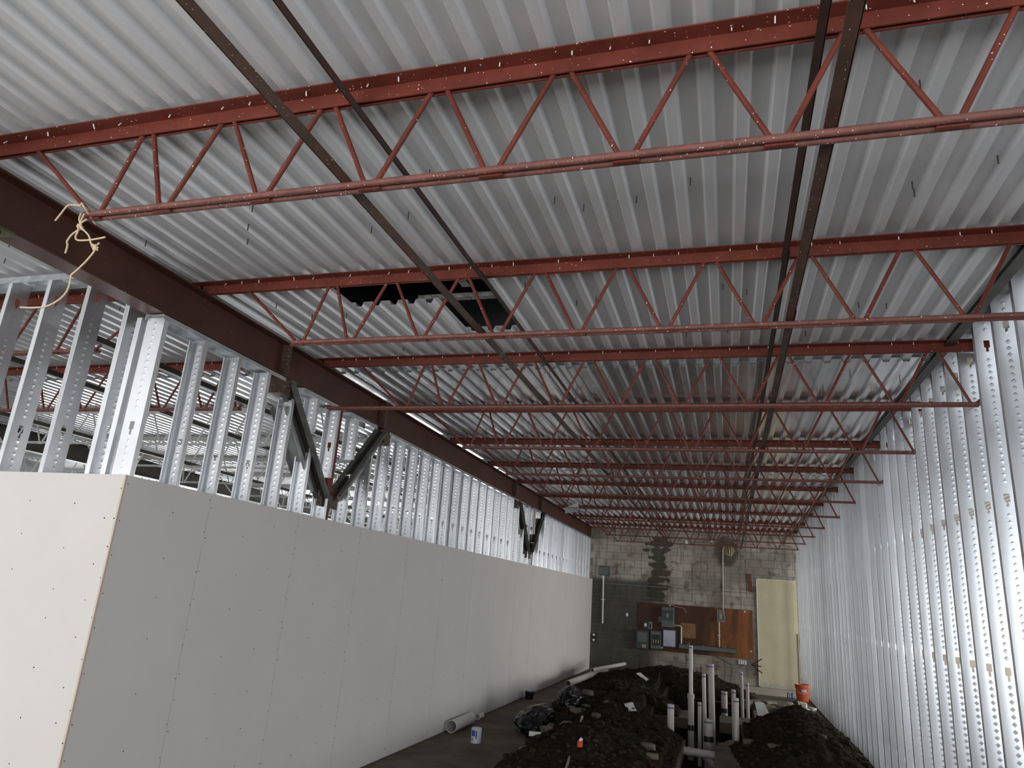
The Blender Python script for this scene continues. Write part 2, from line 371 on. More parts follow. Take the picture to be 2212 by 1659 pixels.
# ---- metal studs
_studs = {}
def stud_mesh(z0, z1, kos, depth=0.152, flange=0.041, emboss=True):
    key = (round(z0, 2), round(z1, 2), tuple(round(k, 2) for k in kos), depth, emboss)
    if key in _studs: return _studs[key]
    h = depth/2; mb = MB()
    xs = [-h, -0.019, -0.0085, 0.0085, 0.019, h]
    zs = [z0]; holes = []
    for k in kos:
        if z0+0.1 < k < z1-0.1:
            zs += [k-0.062, k-0.025, k+0.03]; holes.append(k)
    zs = sorted(zs+[z1])
    vs = [(x, 0, z) for z in zs for x in xs]; fs = []
    for j in range(len(zs)-1):
        zm = (zs[j]+zs[j+1])/2
        for i in range(5):
            hole = False
            for k in holes:
                if k-0.025 < zm < k+0.03 and 1 <= i <= 3: hole = True
                if k-0.062 < zm < k-0.025 and i == 2: hole = True
            if not hole: fs.append((j*6+i, j*6+i+1, j*6+i+7, j*6+i+6))
    mb.add(vs, fs)
    for s in (-1, 1):           # ribbed flange and return lip, flanges run to +Y
        p = [(0, 0)] + [(0, 0.010), (0.0016, 0.0125), (0, 0.015), (0, 0.019), (0.0016, 0.0215), (0, 0.024), (0, 0.028), (0.0016, 0.0305), (0, 0.033), (0, flange), (0.011, flange)]
        n = len(p); vs = [(s*(h-a), b, z) for z in (z0, z1) for a, b in p]
        mb.add(vs, [(k, k+1, n+k+1, n+k) for k in range(n-1)])
    if emboss:
        z = z0+0.06
        while z < z1-0.04:
            if all(abs(z-k) > 0.085 for k in holes):
                a = 0.0175
                mb.add([(0, 0, z-a), (a, 0, z), (0, 0, z+a), (-a, 0, z), (0, -0.0019, z+0.007), (0, 0.0028, z+0.007)],
                       [(0, 1, 4), (1, 2, 4), (2, 3, 4), (3, 0, 4), (1, 0, 5), (2, 1, 5), (3, 2, 5), (0, 3, 5)])
            z += 0.047
    me = bpy.data.meshes.new('stud'); me.from_pydata(mb.v, [], mb.f); me.update(); me.materials.append(GALV)
    _studs[key] = me
    return me

# ---- left partition: studs under the beam, drywall to 2.46 m on the hall side
DH = 2.46
wl = tag(empty('wall_left', (XW, 3.66, 0)), 'steel stud partition under the brown beam with grey drywall on its lower part', 'wall', kind='structure')
SX = XW-0.013-0.076
COLS = [6.2, 13.85]
def brace_z(y, c):             # height of the knee brace line at y, None outside the V
    t = abs(y-c)
    if t > 1.0: return None
    return 2.74 + max(0, t-0.06)*0.92
y = 3.74; k = 0
TOPZ = 3.585
while y < 20.9:
    hit = None
    for c in COLS:
        bz = brace_z(y, c)
        if bz is not None: hit = bz
    rot = math.pi if k else 0.0
    if k == 0:
        link('stud', stud_mesh(0, TOPZ, (0.4, 1.6, 2.8)), wl, (SX-XW, 0.02, 0), (0, 0, 0))
    elif hit is None:
        link('stud', stud_mesh(0, TOPZ, (0.4, 1.6, 2.78)), wl, (SX-XW, y-3.66, 0), (0, 0, rot))
    else:
        link('stud', stud_mesh(0, round(hit-0.03, 2), (0.4, 1.6)), wl, (SX-XW, y-3.66, 0), (0, 0, rot))
        if hit+0.15 < TOPZ-0.1:
            link('stud', stud_mesh(round(hit+0.13, 2), TOPZ, (3.2,)), wl, (SX-XW, y-3.66, 0), (0, 0, rot))
    y += 0.4; k += 1
def channel(name, parent, a, b, wdt, leg, up, m, t=0.002):
    # U track between a and b (world), web of width wdt, legs pointing along +-Z
    mb = MB(); (xa, ya, za), (xb, yb, zb) = a, b
    if abs(yb-ya) > abs(xb-xa):
        mb.box(xa-wdt/2, xa+wdt/2, ya, yb, za, za+t)
        for s in (-1, 1): mb.box(xa+s*wdt/2-t/2, xa+s*wdt/2+t/2, ya, yb, min(za, za+up*leg), max(za, za+up*leg))
    else:
        mb.box(xa, xb, ya-wdt/2, ya+wdt/2, za, za+t)
        for s in (-1, 1): mb.box(xa, xb, ya+s*wdt/2-t/2, ya+s*wdt/2+t/2, min(za, za+up*leg), max(za, za+up*leg))
    return mb.build(name, m, parent)
prev = 3.66
for c in COLS+[None]:
    end = c-1.05 if c else 20.94
    channel('top_track', wl, (SX, prev, 3.602), (SX, end, 3.602), 0.158, 0.032, -1, GALVD)
    prev = c+1.05 if c else 0
for c in COLS:
    channel('top_track', wl, (SX, c-0.75, 3.602), (SX, c-0.12, 3.602), 0.158, 0.04, -1, GALVD)
    channel('top_track', wl, (SX, c+0.12, 3.602), (SX, c+0.75, 3.602), 0.158, 0.04, -1, GALVD)
channel('bottom_track', wl, (SX, 3.66, 0.001), (SX, 20.94, 0.001), 0.158, 0.03, 1, GALVD)
ys = [3.655, 4.48, 5.67, 6.87, 8.08, 9.30, 10.51, 11.72, 12.93, 14.15, 15.36, 16.57, 17.79, 19.0, 20.2, 20.94]
for a, b in zip(ys, ys[1:]):
    j = random.uniform(-0.0015, 0.0015)
    sh = MB().box(XW-0.0125+j, XW+j, a+0.003, b-0.0025, 0.012, DH+random.uniform(-.004, .004)).build('drywall_sheet', GYP, wl, loc=(XW, (a+b)/2, 0), bevel=0.002)
    sm = MB()
    if b < 10.6:
        yy = 3.72
        cols = [a+0.014, b-0.014] + [3.72+0.4*i for i in range(20) if a+0.08 < 3.72+0.4*i < b-0.08]
        for cy in cols:
            z = 0.1
            while z < DH-0.02:
                sm.cyl((XW+j-0.002, cy+random.uniform(-.006, .006), z), (XW+j+0.0012, cy, z), 0.0042, 6)
                z += random.uniform(0.17, 0.30) if (cy-a < 0.05 or b-cy < 0.05) else random.uniform(0.26, 0.36)
        o = sm.mesh('drywall_screws', SCREW, org=(XW, (a+b)/2, 0)); so = link('drywall_screws', o, sh); so['kind'] = 'stuff'
# torn edge strip at the corner
MB().box(XW-0.012, XW+0.0015, 3.642, 3.657, 0.012, DH).build('drywall_edge', GYPE, wl)

# ---- return partition, faces the camera
RY = 3.643
wr = tag(empty('wall_return', (XW, RY, 0)), 'short stud partition facing the viewer with white drywall on its lower part', 'wall', kind='structure')
for i, (x0, x1) in enumerate(((-4.935, XW), (-6.155, -4.941), (-7.375, -6.161))):
    sh = MB().box(x0, x1, RY, RY+0.0125, 0.012, DH+0.002*i).build('drywall_sheet', GYP, wr, loc=(x0, RY, 0), bevel=0.002)
    sm = MB()
    for cx in [x0+0.015, x1-0.015, x0+0.41, x0+0.80] + ([x1-0.10] if i == 0 else []):
        z = 0.15
        while z < DH-0.02:
            sm.cyl((cx+random.uniform(-.008, .008), RY+0.002, z), (cx, RY-0.0012, z), 0.0042, 6); z += random.uniform(0.17, 0.3)
    o = sm.mesh('drywall_screws', SCREW, org=(x0, RY, 0)); so = link('drywall_screws', o, sh); so['kind'] = 'stuff'
for x in (-3.955, -4.09, -4.50, -4.905, -5.31, -5.72, -6.13, -6.54, -6.95):
    # web at +X side facing the hall, flanges run to -X
    link('stud', stud_mesh(0, 3.97 if x < -4.0 else TOPZ, (0.4, 1.6, 2.78, 3.8)), wr, (x-XW, 0.0127+0.076, 0), (0, 0, math.pi/2))
channel('top_track', wr, (-7.4, RY+0.089, 3.985), (-3.98, RY+0.089, 3.985), 0.158, 0.05, -1, GALVD)
channel('bottom_track', wr, (-7.4, RY+0.089, 0.001), (-3.98, RY+0.089, 0.001), 0.158, 0.03, 1, GALVD)

# ---- right partition: bare studs up past the deck edge
RX = 1.78
wR = tag(empty('wall_right', (RX, 2.5, 0)), 'long wall of bare galvanised metal studs along the right side', 'wall', kind='structure')
y = 6.37-0.386*12; k = 0
while y < 20.9:
    link('stud', stud_mesh(0.004, 4.13, (0.45, 1.62, 2.77, 3.90)), wR, (0.076, y-2.5, 0), (0, 0, 0)); y += 0.386; k += 1
channel('bottom_track', wR, (RX+0.076, 1.6, 0.001), (RX+0.076, 20.94, 0.001), 0.158, 0.035, 1, BROWN)
channel('top_track', wR, (RX+0.076, 1.6, 4.20), (RX+0.076, 20.94, 4.20), 0.158, 0.05, -1, GALVD)

# ================================================================ STEEL FRAME
# ---- main beam over the left partition
bx = -3.85
bo = tag(empty('steel_beam', (bx, -4.5, 3.61)), 'deep dark brown steel beam running along the hall above the left studs', 'beam')
BT = 3.925
MB().box(bx-0.004, bx+0.004, -4.5, 20.93, 3.62, BT-0.01).build('web', BEAM, bo)
MB().box(bx-0.083, bx+0.083, -4.5, 20.93, 3.61, 3.622).build('bottom_flange', BEAM, bo)
MB().box(bx-0.083, bx+0.083, -4.5, 20.93, BT-0.012, BT).build('top_flange', BEAM, bo)
for yy in (5.15, 7.12, 12.65, 14.62):
    for s in (-1, 1): MB().box(min(bx+s*0.004, bx+s*0.081), max(bx+s*0.004, bx+s*0.081), yy-0.02, yy+0.02, 3.622, BT-0.012).build('stiffener', BROWN, bo)
MB().box(bx-0.1, bx+0.1, 1.7, 2.52, 3.594, 3.6098).build('splice_plate', mat('greenish_plate', (0.10, 0.085, 0.03), 0.6, 0, var=0.4, vscale=9), bo)
for yy in (1.9, 2.1, 2.3, 2.45):
    for s in (-1, 1): MB().cyl((bx+s*0.06, yy, 3.575), (bx+s*0.06, yy, 3.594), 0.014, 6).build('bolt', DARKST, bo)
# second beam far on the left and bearing beam on the right
for nm, x, lab in (('steel_beam', -11.3, 'dark steel beam far back across the neighbouring left hall'), ('steel_beam', 2.62, 'brown steel beam hidden behind the right stud wall')):
    e = tag(empty(nm, (x, -4.5, 3.61)), lab, 'beam')
    bm_ = DARKST if x < 0 else BEAM
    MB().box(x-0.004, x+0.004, -4.5, 20.93, 3.62, BT-0.01).build('web', bm_, e)
    MB().box(x-0.083, x+0.083, -4.5, 20.93, 3.61, 3.622).build('bottom_flange', bm_, e)
    MB().box(x-0.083, x+0.083, -4.5, 20.93, BT-0.012, BT).build('top_flange', bm_, e)

# ---- columns with knee braces
BRACE = mat('brace_grey_steel', (0.17, 0.17, 0.155), 0.5, 0.3, var=0.5, vscale=6)
WGALV = mat('weathered_galv', (0.46, 0.48, 0.47), 0.5, 0.45, var=0.3, vscale=6)
for ci, c in enumerate(COLS):
    cx = -3.86
    lab = ('nearer', 'farther')[ci]
    e = tag(empty('steel_column', (cx, c, 0)), lab+' red steel column standing in the left stud wall', 'column')
    MB().box(cx-0.05, cx+0.05, c-0.05, c+0.05, 0.012, 3.59).build('shaft', RED, e, bevel=0.006)
    MB().box(cx-0.09, cx+0.09, c-0.11, c+0.11, 3.592, 3.608).build('cap_plate', RED, e)
    MB().box(cx-0.11, cx+0.11, c-0.11, c+0.11, 0.0005, 0.012).build('base_plate', RED, e)
    MB().box(cx+0.03, cx+0.06, c-0.17, c+0.17, 2.58, 2.78).build('gusset', BROWN, e)
    for s in (-1, 1):
        far = 's nearer side' if s < 0 else 's farther side'
        b = tag(empty('knee_brace', (cx+0.04, c+s*0.1, 2.7)), 'dark double angle knee brace rising from the %s column%s to the beam' % (lab, far.replace('s ', "'s ", 1)), 'brace')
        p0 = Vector((cx, c+s*0.10, 2.68)); p1 = Vector((cx, c+s*0.95, 3.585)); d = (p1-p0).normalized(); nrm = Vector((0, -d.z*1.0, d.y)) * (1 if s > 0 else 1)
        nrm = Vector((1, 0, 0)).cross(d).normalized()
        for off in (-0.020, 0.062):
            m2 = MB(); o = Vector((0.035+off, 0, 0))
            m2.bar(p0+o, p1+o, 0.007, 0.078, up=nrm)
            o2 = o+Vector((0.024 if off > 0 else -0.024, 0, 0))+nrm*(0.036)
            m2.bar(p0+o2, p1+o2, 0.05, 0.007, up=nrm)
            m2.build('angle', BRACE, b)
        m2 = MB(); o = Vector((0.056, 0, 0)); m2.bar(p0+d*0.05+o, p1-d*0.03+o, 0.07, 0.03, up=nrm); m2.build('gap_shade', DARKST, b)  # added dark bar standing for the shaded gap between the angles
        q = p1
        m3 = MB().box(cx-0.03, cx+0.085, min(q.y, q.y+s*0.16), max(q.y, q.y+s*0.16), 3.45, 3.607)
        m3.build('end_plate', BROWN, b)
        # bent track pieces that cap the cut studs along the brace
        tside = -nrm if s > 0 else nrm
        if tside.z > 0: tside = -tside
        a0 = p0 + d*0.12 + Vector((-0.05, 0, 0)) + tside*0.075; a1 = p0 + d*1.05 + Vector((-0.05, 0, 0)) + tside*0.075
        m4 = MB(); m4.bar(a0, a1, 0.156, 0.003, up=nrm)
        for t in (-1, 1):
            lo = Vector((t*0.078, 0, 0)) + tside*0.03
            m4.bar(a0+lo, a1+lo, 0.003, 0.06, up=nrm)
        m4.build('cut_track', WGALV, b)

# ---- open web joists
ZB, ZT = 3.5, 3.925
def make_joist(x_end_l, x_end_r, bl, br, node0, mtop, mbot, mweb):
    """joist in local coordinates, bearing end at origin (x_end_l, Y, 3.925)"""
    o = empty('roof_joist', (x_end_l, 0, BT))
    W = lambda x, z: (x-x_end_l, z-BT)
    tc = MB()
    for s in (-1, 1):
        tc.box(0, x_end_r-x_end_l, min(s*0.009, s*0.016), max(s*0.009, s*0.016), 0, 0.074)
        tc.box(0, x_end_r-x_end_l, min(s*0.009, s*0.082), max(s*0.009, s*0.082), 0.067, 0.0735)
    link('top_chord', tc.mesh('top_chord', mtop), o)
    for s in (-1, 1):
        r = MB().cyl((bl-x_end_l, s*0.021, ZB-BT), (br-x_end_l, s*0.021, ZB-BT), 0.0145, 10).mesh('bottom_chord_bar', mbot, smooth=True)
        link('bottom_chord_bar', r, o)
    L = 0.54
    def barm(xa, za, xb, zb, r=0.0115):
        a = W(xa, za); b = W(xb, zb)
        me = MB().cyl((a[0], 0, a[1]), (b[0], 0, b[1]), r, 8).mesh('web_bar', mweb, smooth=True)
        link('web_bar', me, o)
    zt = ZT+0.03
    nodes = [node0+L*i for i in range(-60, 60) if bl+0.2 < node0+L*i < br-0.2]
    barm(x_end_l+0.42, zt, bl+0.03, ZB)
    prev = bl+0.05
    for xn in nodes:
        xt = xn-L/2 if prev != bl+0.05 else (prev+xn)/2
        barm(prev+0.02, ZB, xt-0.026, zt); barm(xt+0.026, zt, xn-0.02, ZB)
        prev = xn
    xt = (prev+br)/2
    barm(prev+0.02, ZB, xt-0.026, zt); barm(xt+0.026, zt, br-0.05, ZB)
    barm(br-0.03, ZB, x_end_r-0.35, zt)
    for x, n_ in [(bl+0.03, 0)]+[(x, 1) for x in nodes]:
        a = W(x, ZB); link('weld_plate', MB().box(a[0]-0.05, a[0]+0.05, -0.008, 0.008, a[1]-0.02, a[1]+0.012).mesh('weld_plate', mweb), o)
    # deck screw tips through the top chord's outstanding leg
    sm = MB(); x = 0.25
    while x < x_end_r-x_end_l-0.1:
        sm.cyl((x, -0.05+random.uniform(-.015, .015), 0.070), (x, -0.05, 0.048), 0.003, 5); x += PIT*random.choice((1, 1, 1, 2))
    so = link('deck_screw_tips', sm.mesh('deck_screw_tips', WHITE), o); so['kind'] = 'stuff'
    return o
JY = [2.28+1.768*k for k in range(11)]
ORD = ['nearest', 'second', 'third', 'fourth', 'fifth', 'sixth', 'seventh', 'eighth', 'ninth', 'tenth', 'farthest']
jm = make_joist(-3.86, 2.68, -2.95, 1.83, 0.2, RED, REDDUST, RED)
for k, yj in enumerate(JY):
    j = jm if k == 0 else copy_tree(jm)
    j.location = (-3.86, yj, BT)
    tag(j, '%s red open web roof joist over the hall, counted from the viewer' % ORD[k], 'joist', 'red joists across the hall')
for k in (2,):     # bottom chord tie to the column
    t = MB()
    for s in (-1, 1): t.cyl((-3.72, JY[k]+s*0.021, ZB), (-2.95, JY[k]+s*0.021, ZB), 0.0145, 10)
    pj_ = [o for o in C.objects if o.name.startswith('roof_joist') and abs(o.location.y-JY[k]) < 1e-3][0]
    t.build('chord_extension', REDDUST, pj_, smooth=True)
# neighbouring hall
jr = make_joist(-11.2, -3.84, -10.3, -4.75, -5.2, RED, REDDUST, RED)
jw = make_joist(-11.2, -3.84, -10.3, -4.75, -5.2, WHITEJ, WHITEJ, WHITEJ)
jw2 = make_joist(-15.9, -11.4, -15.2, -12.2, -13.0, WHITEJ, WHITEJ, WHITEJ)
for k in range(1, 11):
    src = jr if k < 3 else jw
    j = src if k in (1, 3) else copy_tree(src)
    j.location = (-11.2, JY[k], BT)
    if k < 3: tag(j, ('nearer', 'farther')[k-1]+' of the two red joists seen through the left studs', 'joist', 'red joists in the left hall')
    else: tag(j, '%s white painted joist seen through the left studs' % (ORD[k-3] if k > 3 else 'nearest'), 'joist', 'white joists in the left hall')
    if k >= 3:
        j2 = jw2 if k == 3 else copy_tree(jw2)
        j2.location = (-15.9, JY[k], BT); tag(j2, 'white painted joist at the outer side of the left hall, %s in its row' % ORD[k-3], 'joist', 'outer white joists in the left hall')

# ---- horizontal bridging angles
def bridging(x, z, m, flip, lab, y0=-1.0, y1=20.9, wd=0.05, ht=0.045):
    o = tag(empty('bridging_angle', (x, y0, z)), lab, 'bridging')
    yy = y0; k = 0
    while yy < y1:
        ye = min(yy+4.9, y1); dx = 0.006*(k % 2); zz = z+0.0035*(k % 2)
        mb = MB().box(x-wd/2+dx, x+wd/2+dx, yy, ye+0.12 if ye < y1 else ye, zz, zz+0.005)
        xs = x+dx+(wd/2 if flip else -wd/2)
        mb.box(xs-0.0025, xs+0.0025, yy, ye+0.12 if ye < y1 else ye, zz-(0 if ht > 0 else -ht)*1.0, zz+max(ht, 0.005))
        mb.build('angle_length', m, o); yy = ye; k += 1
    return o
bridging(-1.52, 3.516, BROWN, False, 'wide brown bridging angle lying on the bottom chords left of the middle', wd=0.050, ht=0.03)
DBR = mat('bridging_dark', (0.055, 0.026, 0.02), 0.5, 0.1, var=0.4, vscale=5)
bridging(-1.53, 3.893, DBR, False, 'thin dark bridging angle under the top chords left of the middle', wd=0.030, ht=0.03)
bridging(0.35, 3.890, DBR, True, 'dark bridging angle under the top chords to the right', wd=0.034, ht=0.034)
bridging(0.365, 3.516, BROWN, True, 'speckled brown bridging angle lying on the bottom chords to the right', wd=0.044, ht=0.03)
bridging(-4.62, 3.516, DARKST, True, 'dark bridging angle nearest behind the left studs', wd=0.05, y0=3.87)
bridging(-5.95, 3.516, DARKST, True, 'dark bridging angle in the middle of the left hall', wd=0.05, y0=3.87)
bridging(-8.4, 3.516, DARKST, True, 'dark bridging angle deep inside the left hall', wd=0.05, y0=3.87)

# ---- roof hatch above the hole in the deck
h = tag(empty('roof_hatch', (-2.15, 4.6, 4.04)), 'dark roof hatch opening cut through the deck behind the second joist', 'hatch')
MB().box(-2.99, -2.95, 3.86, 5.5, 4.058, 4.5).box(-1.49, -1.45, 3.86, 5.5, 4.058, 4.5).box(-2.99, -1.45, 3.82, 3.86, 4.058, 4.5).box(-2.99, -1.45, 5.5, 5.54, 4.058, 4.5).build('curb', ROOFB, h)
MB().box(-3.0, -1.44, 3.81, 5.55, 4.5, 4.53).build('cover', ROOFB, h)
MB().box(-2.3, -1.49, 4.62, 4.68, 4.058, 4.092).build('insulation_edge', ROOFE, h)
MB().box(-1.95, -1.88, 3.86, 4.66, 4.16, 4.20).build('light_strip', CANW, h)
MB().tube([(-2.52, 4.3, 4.5), (-2.52, 4.3, 4.2), (-2.50, 4.3, 4.185)], 0.006, 6).build('hanging_wire', CANW, h)

# ================================================================ SOIL AND TRENCH
PITS = ((-0.63, -0.2, 8.2, 11.8), (-1.3, 0.2, 11.72, 13.9), (-0.67, -0.17, 13.8, 15.0), (-1.3, 0.45, 14.85, 16.9))
def hump(x, y, cx, cy, rx, ry0, ry1, h, p=1.0):
    ry = ry0 if y < cy else ry1
    d = math.hypot((x-cx)/rx, (y-cy)/ry)
    return h*max(0.0, 1-d)**p if d < 1 else 0.0
HUMPS = ((0.98, 12.7, 1.06, 4.4, 1.7, 0.53, 1.0), (-1.25, 17.7, 1.9, 3.0, 2.3, 0.58, 0.85), (-2.3, 17.8, 1.3, 2.6, 2.0, 0.36, 0.8), (-0.35, 17.8, 1.0, 1.0, 1.8, 0.40, 0.8),
         (-2.0, 14.2, 1.15, 5.0, 4.0, 0.45, 0.7), (-1.65, 11.4, 1.05, 3.2, 3.5, 0.42, 0.7), (-1.55, 8.9, 1.05, 2.0, 3.0, 0.42, 0.7), (-1.1, 10.2, 0.62, 2.0, 2.0, 0.3, 0.6))
def in_pit(x, y, m=0.0):
    return any(a-m < x < b+m and c-m < y < d+m for a, b, c, d in PITS)
def soil_h(x, y):
    if in_pit(x, y):
        return -0.62 + 0.10*noise.noise(Vector((x*2.2, y*2.2, 3)))
    h = -0.10
    a = max(hump(x, y, *q) for q in HUMPS)
    if a > 0.0:
        n = noise.noise(Vector((x*1.3, y*1.3, 0)))*0.10 + noise.noise(Vector((x*3.6, y*3.6, 5)))*0.065 + noise.noise(Vector((x*8.5, y*8.5, 9)))*0.040 + abs(noise.noise(Vector((x*19, y*19, 2))))*0.028
        h = a + n*min(1, a*5) - 0.015
        if in_pit(x, y, 0.14): h = min(h, 0.05+0.3*a)
        if h < 0: h = -0.10 if a < 0.012 else max(h, -0.03)
    return h
NX, NY = 150, 330
X0, X1, Y0, Y1 = -3.3, 1.775, 6.6, 20.6
vs = []; fs = []
for j in range(NY+1):
    for i in range(NX+1):
        x = X0+(X1-X0)*i/NX; y = Y0+(Y1-Y0)*j/NY
        vs.append((x, y, soil_h(x, y)))
for j in range(NY):
    for i in range(NX):
        a = j*(NX+1)+i; fs.append((a, a+1, a+NX+2, a+NX+1))
so = MB(); so.v = vs; so.f = fs
tag(so.build('soil_heaps', SOIL, smooth=False), 'dark excavated soil heaped on both sides of the trench', 'soil', kind='stuff')
# clods and pebbles strewn over the heaps
ico = bmesh.new(); bmesh.ops.create_icosphere(ico, subdivisions=1, radius=1.0)
IV = [v.co.copy() for v in ico.verts]; IF = [tuple(v.index for v in f.verts) for f in ico.faces]; ico.free()
ico = bmesh.new(); bmesh.ops.create_icosphere(ico, subdivisions=2, radius=1.0)
IV2 = [v.co.copy() for v in ico.verts]; IF2 = [tuple(v.index for v in f.verts) for f in ico.faces]; ico.free()
cl = MB(); n = 0
while n < 2600:
    x = random.uniform(-3.0, 1.7); y = random.uniform(7.2, 19.5)
    z = soil_h(x, y)
    if z < 0.03 or in_pit(x, y): continue
    s = random.choice((0.012, 0.015, 0.02, 0.028, 0.04)) * random.uniform(0.7, 1.3); q = random.uniform(0.5, 0.9); t = random.uniform(0, 6.28)
    ct, st = math.cos(t), math.sin(t)
    cl.add([(x+s*(v.x*ct-v.y*st*q)*random.uniform(.75, 1.2), y+s*(v.x*st+v.y*ct*q)*random.uniform(.75, 1.2), z+s*0.3+s*0.6*v.z) for v in IV], IF); n += 1
tag(cl.build('soil_clods', CLOD), 'small clods and pebbles strewn over the soil heaps', 'soil', kind='stuff')
def chunk(x, y, s, flat=0.5, rz=None, lab='broken concrete chunk lying on the dug soil', grp='concrete chunks on the soil', m=CONCL, z=None, name='concrete_chunk'):
    mb = MB(); rz = random.uniform(0, 6) if rz is None else rz; sd = random.uniform(0, 99)
    z = max(soil_h(x, y), 0) if z is None else z
    c, s_ = math.cos(rz), math.sin(rz); vs = []
    for v in IV2:
        k = 1+0.5*noise.noise(v*1.3+Vector((sd, 0, 0)))
        p = Vector((max(-.75, min(.75, v.x*k)), max(-.7, min(.7, v.y*k)), max(-.6, min(.6, v.z*k))))
        vs.append((x+s*(p.x*c-p.y*s_*0.7), y+s*(p.x*s_+p.y*c*0.7), z+s*flat*(p.z+0.35)))
    mb.add(vs, IF2); o = mb.build(name, m, loc=(x, y, z)); tag(o, lab, 'rock', grp); return o
for x, y, s, lab in ((-2.16, 11.25, 0.17, 'largest tan concrete chunk on the heap right of the black bags'), (-2.37, 11.72, 0.12, 'tan concrete chunk between the smaller black bag and the largest chunk'),
                (-2.27, 12.58, 0.13, 'tan concrete chunk just right of the smaller black bag'), (-1.88, 12.27, 0.11, 'flat tan chunk left of the white paper scrap'),
                (-1.8, 10.7, 0.09, 'small rounded chunk beside the far end of the grey rod'), (-1.68, 10.31, 0.08, 'small chunk just right of the far end of the grey rod'),
                (-2.4, 10.55, 0.1, 'tan chunk lying against the right side of the large black bag'), (-2.37, 8.98, 0.07, 'tiny chunk at the soil edge in front of the white strip'),
                (-2.3, 10.0, 0.16, 'brown chunk on the soil behind the white strip'), (-2.05, 9.9, 0.14, 'brown chunk on the soil left of the grey rod'),
                (-2.2, 12.1, 0.1, 'small tan chunk behind the largest chunk'), (-0.85, 8.9, 0.1, 'front chunk on the left edge of the near trench'),
                (-0.95, 9.4, 0.12, 'rear chunk on the left edge of the near trench'), (0.55, 10.9, 0.1, 'chunk at the front foot of the right soil heap'),
                (0.25, 11.3, 0.12, 'chunk between the front right riser pipe and the right heap'), (1.2, 11.2, 0.07, 'small stone on the front slope of the right heap near the stud wall')):
    chunk(x, y, s, lab=lab)
for i in range(16):
    x = 0.38+i*0.07+random.uniform(-.05, .05); y = 16.6-0.06*i+random.uniform(-.45, .45)
    chunk(x, y, random.uniform(0.14, 0.30), 0.6, lab='grey rubble lump on the rim behind the %s' % ('twin thin riser pipes' if i < 3 else 'leaning white board' if i < 7 else 'peak of the right soil heap' if i < 12 else 'right slope of the right soil heap'), grp='rubble behind the right heap')
for i in range(7):
    chunk(1.45+random.uniform(-.22, .22), 17.2+random.uniform(-.6, .6), random.uniform(0.10, 0.2), 0.5, lab='pale rubble lump in front of the orange bucket', grp='rubble by the bucket', m=PLASTER)
chunk(0.12, 12.05, 0.3, 0.35, lab='pale concrete collar at the foot of the front right riser pipe', grp='concrete collars', z=-0.10)
chunk(0.02, 11.75, 0.26, 0.5, lab='broken slab edge beside the front right riser pipe', grp='broken slab edges', z=-0.12)

# ---- riser pipes
def riser(x, y, z0, z1, d, lab, m=PVC, upper=None, coupling=None, cap=False, lean=0.0):
    o = tag(empty('riser_pipe', (x, y, z0)), lab, 'pipe', 'plumbing risers in the trench')
    top = (x+lean, y, z1)
    MB().pipe((x, y, z0), top, d/2, 0.006).build('pipe', m, o, smooth=True)
    zb = z1-0.035
    if upper:
        zu, du = upper
        MB().pipe((x, y, z1-0.05), (x+lean, y, zu), du/2, 0.005).build('upper_pipe', PVCW, o, smooth=True)
        MB().pipe((x+lean, y, z1-0.06), (x+lean, y, z1+0.004), d/2+0.008, 0.012).build('reducer', m, o, smooth=True)
        MB().pipe((x+lean, y, zu-0.04), (x+lean, y, zu-0.022), du/2+0.0012, 0.004).build('primer_band', PURPLE, o, smooth=True)
    else:
        MB().pipe((x+lean, y, z1-0.055), (x+lean, y, z1-0.035), d/2+0.0012, 0.004).build('primer_band', PURPLE, o, smooth=True)
        MB().cyl((x+lean, y, z1-0.02), (x+lean, y, z1-0.012), d/2-0.007, 16).build('test_cap', m, o)
    if coupling:
        MB().pipe((x, y, coupling[0]), (x, y, coupling[1]), d/2+0.007, 0.012).build('rubber_coupling', RUBBER, o, smooth=True)
    return o
riser(-0.84, 11.66, 0.0005, 0.47, 0.10, 'white capped riser pipe standing alone left of the trench', PVCW)
riser(-0.60, 12.80, -0.45, 0.52, 0.098, 'tallest riser pipe with a thick lower half and thin top', upper=(1.27, 0.066), coupling=(-0.02, 0.06))
riser(-0.45, 12.40, -0.45, 0.46, 0.058, 'shortest thin riser pipe in front of the tall ones')
riser(-0.40, 13.45, -0.55, 0.80, 0.068, 'medium riser pipe leaning beside the thick grey one', PVCW, lean=-0.015)
riser(-0.28, 13.60, -0.5, 0.96, 0.108, 'thick grey riser pipe in the middle of the trench', lean=-0.02)
riser(-0.31, 12.20, -0.55, 0.26, 0.128, 'widest short riser pipe with a black coupling at the front', coupling=(-0.06, 0.02))
riser(-0.09, 15.35, -0.35, 0.36, 0.118, 'wide short riser pipe with a black rubber coupling behind the slab', coupling=(-0.02, 0.06))
riser(0.07, 13.2, -0.5, 0.62, 0.068, 'riser pipe half hidden behind the front right one')
riser(0.10, 12.1, -0.05, 0.61, 0.078, 'front right white riser pipe set in a concrete collar', PVCW)
riser(0.24, 14.95, -0.4, 0.78, 0.056, 'taller of the twin thin riser pipes at the right', lean=-0.01)
riser(0.33, 14.88, -0.4, 0.60, 0.062, 'shorter of the twin thin riser pipes at the right')
def hpipe(pts, r, lab, collars=()):
    o = tag(empty('drain_pipe', pts[0]), lab, 'pipe', 'drain pipes lying in the trench')
    MB().tube(pts, r, 16).build('pipe', PVC, o, smooth=True)
    for c in collars:
        MB().tube(c, r+0.008, 16).build('collar', PVC, o, smooth=True)
    return o
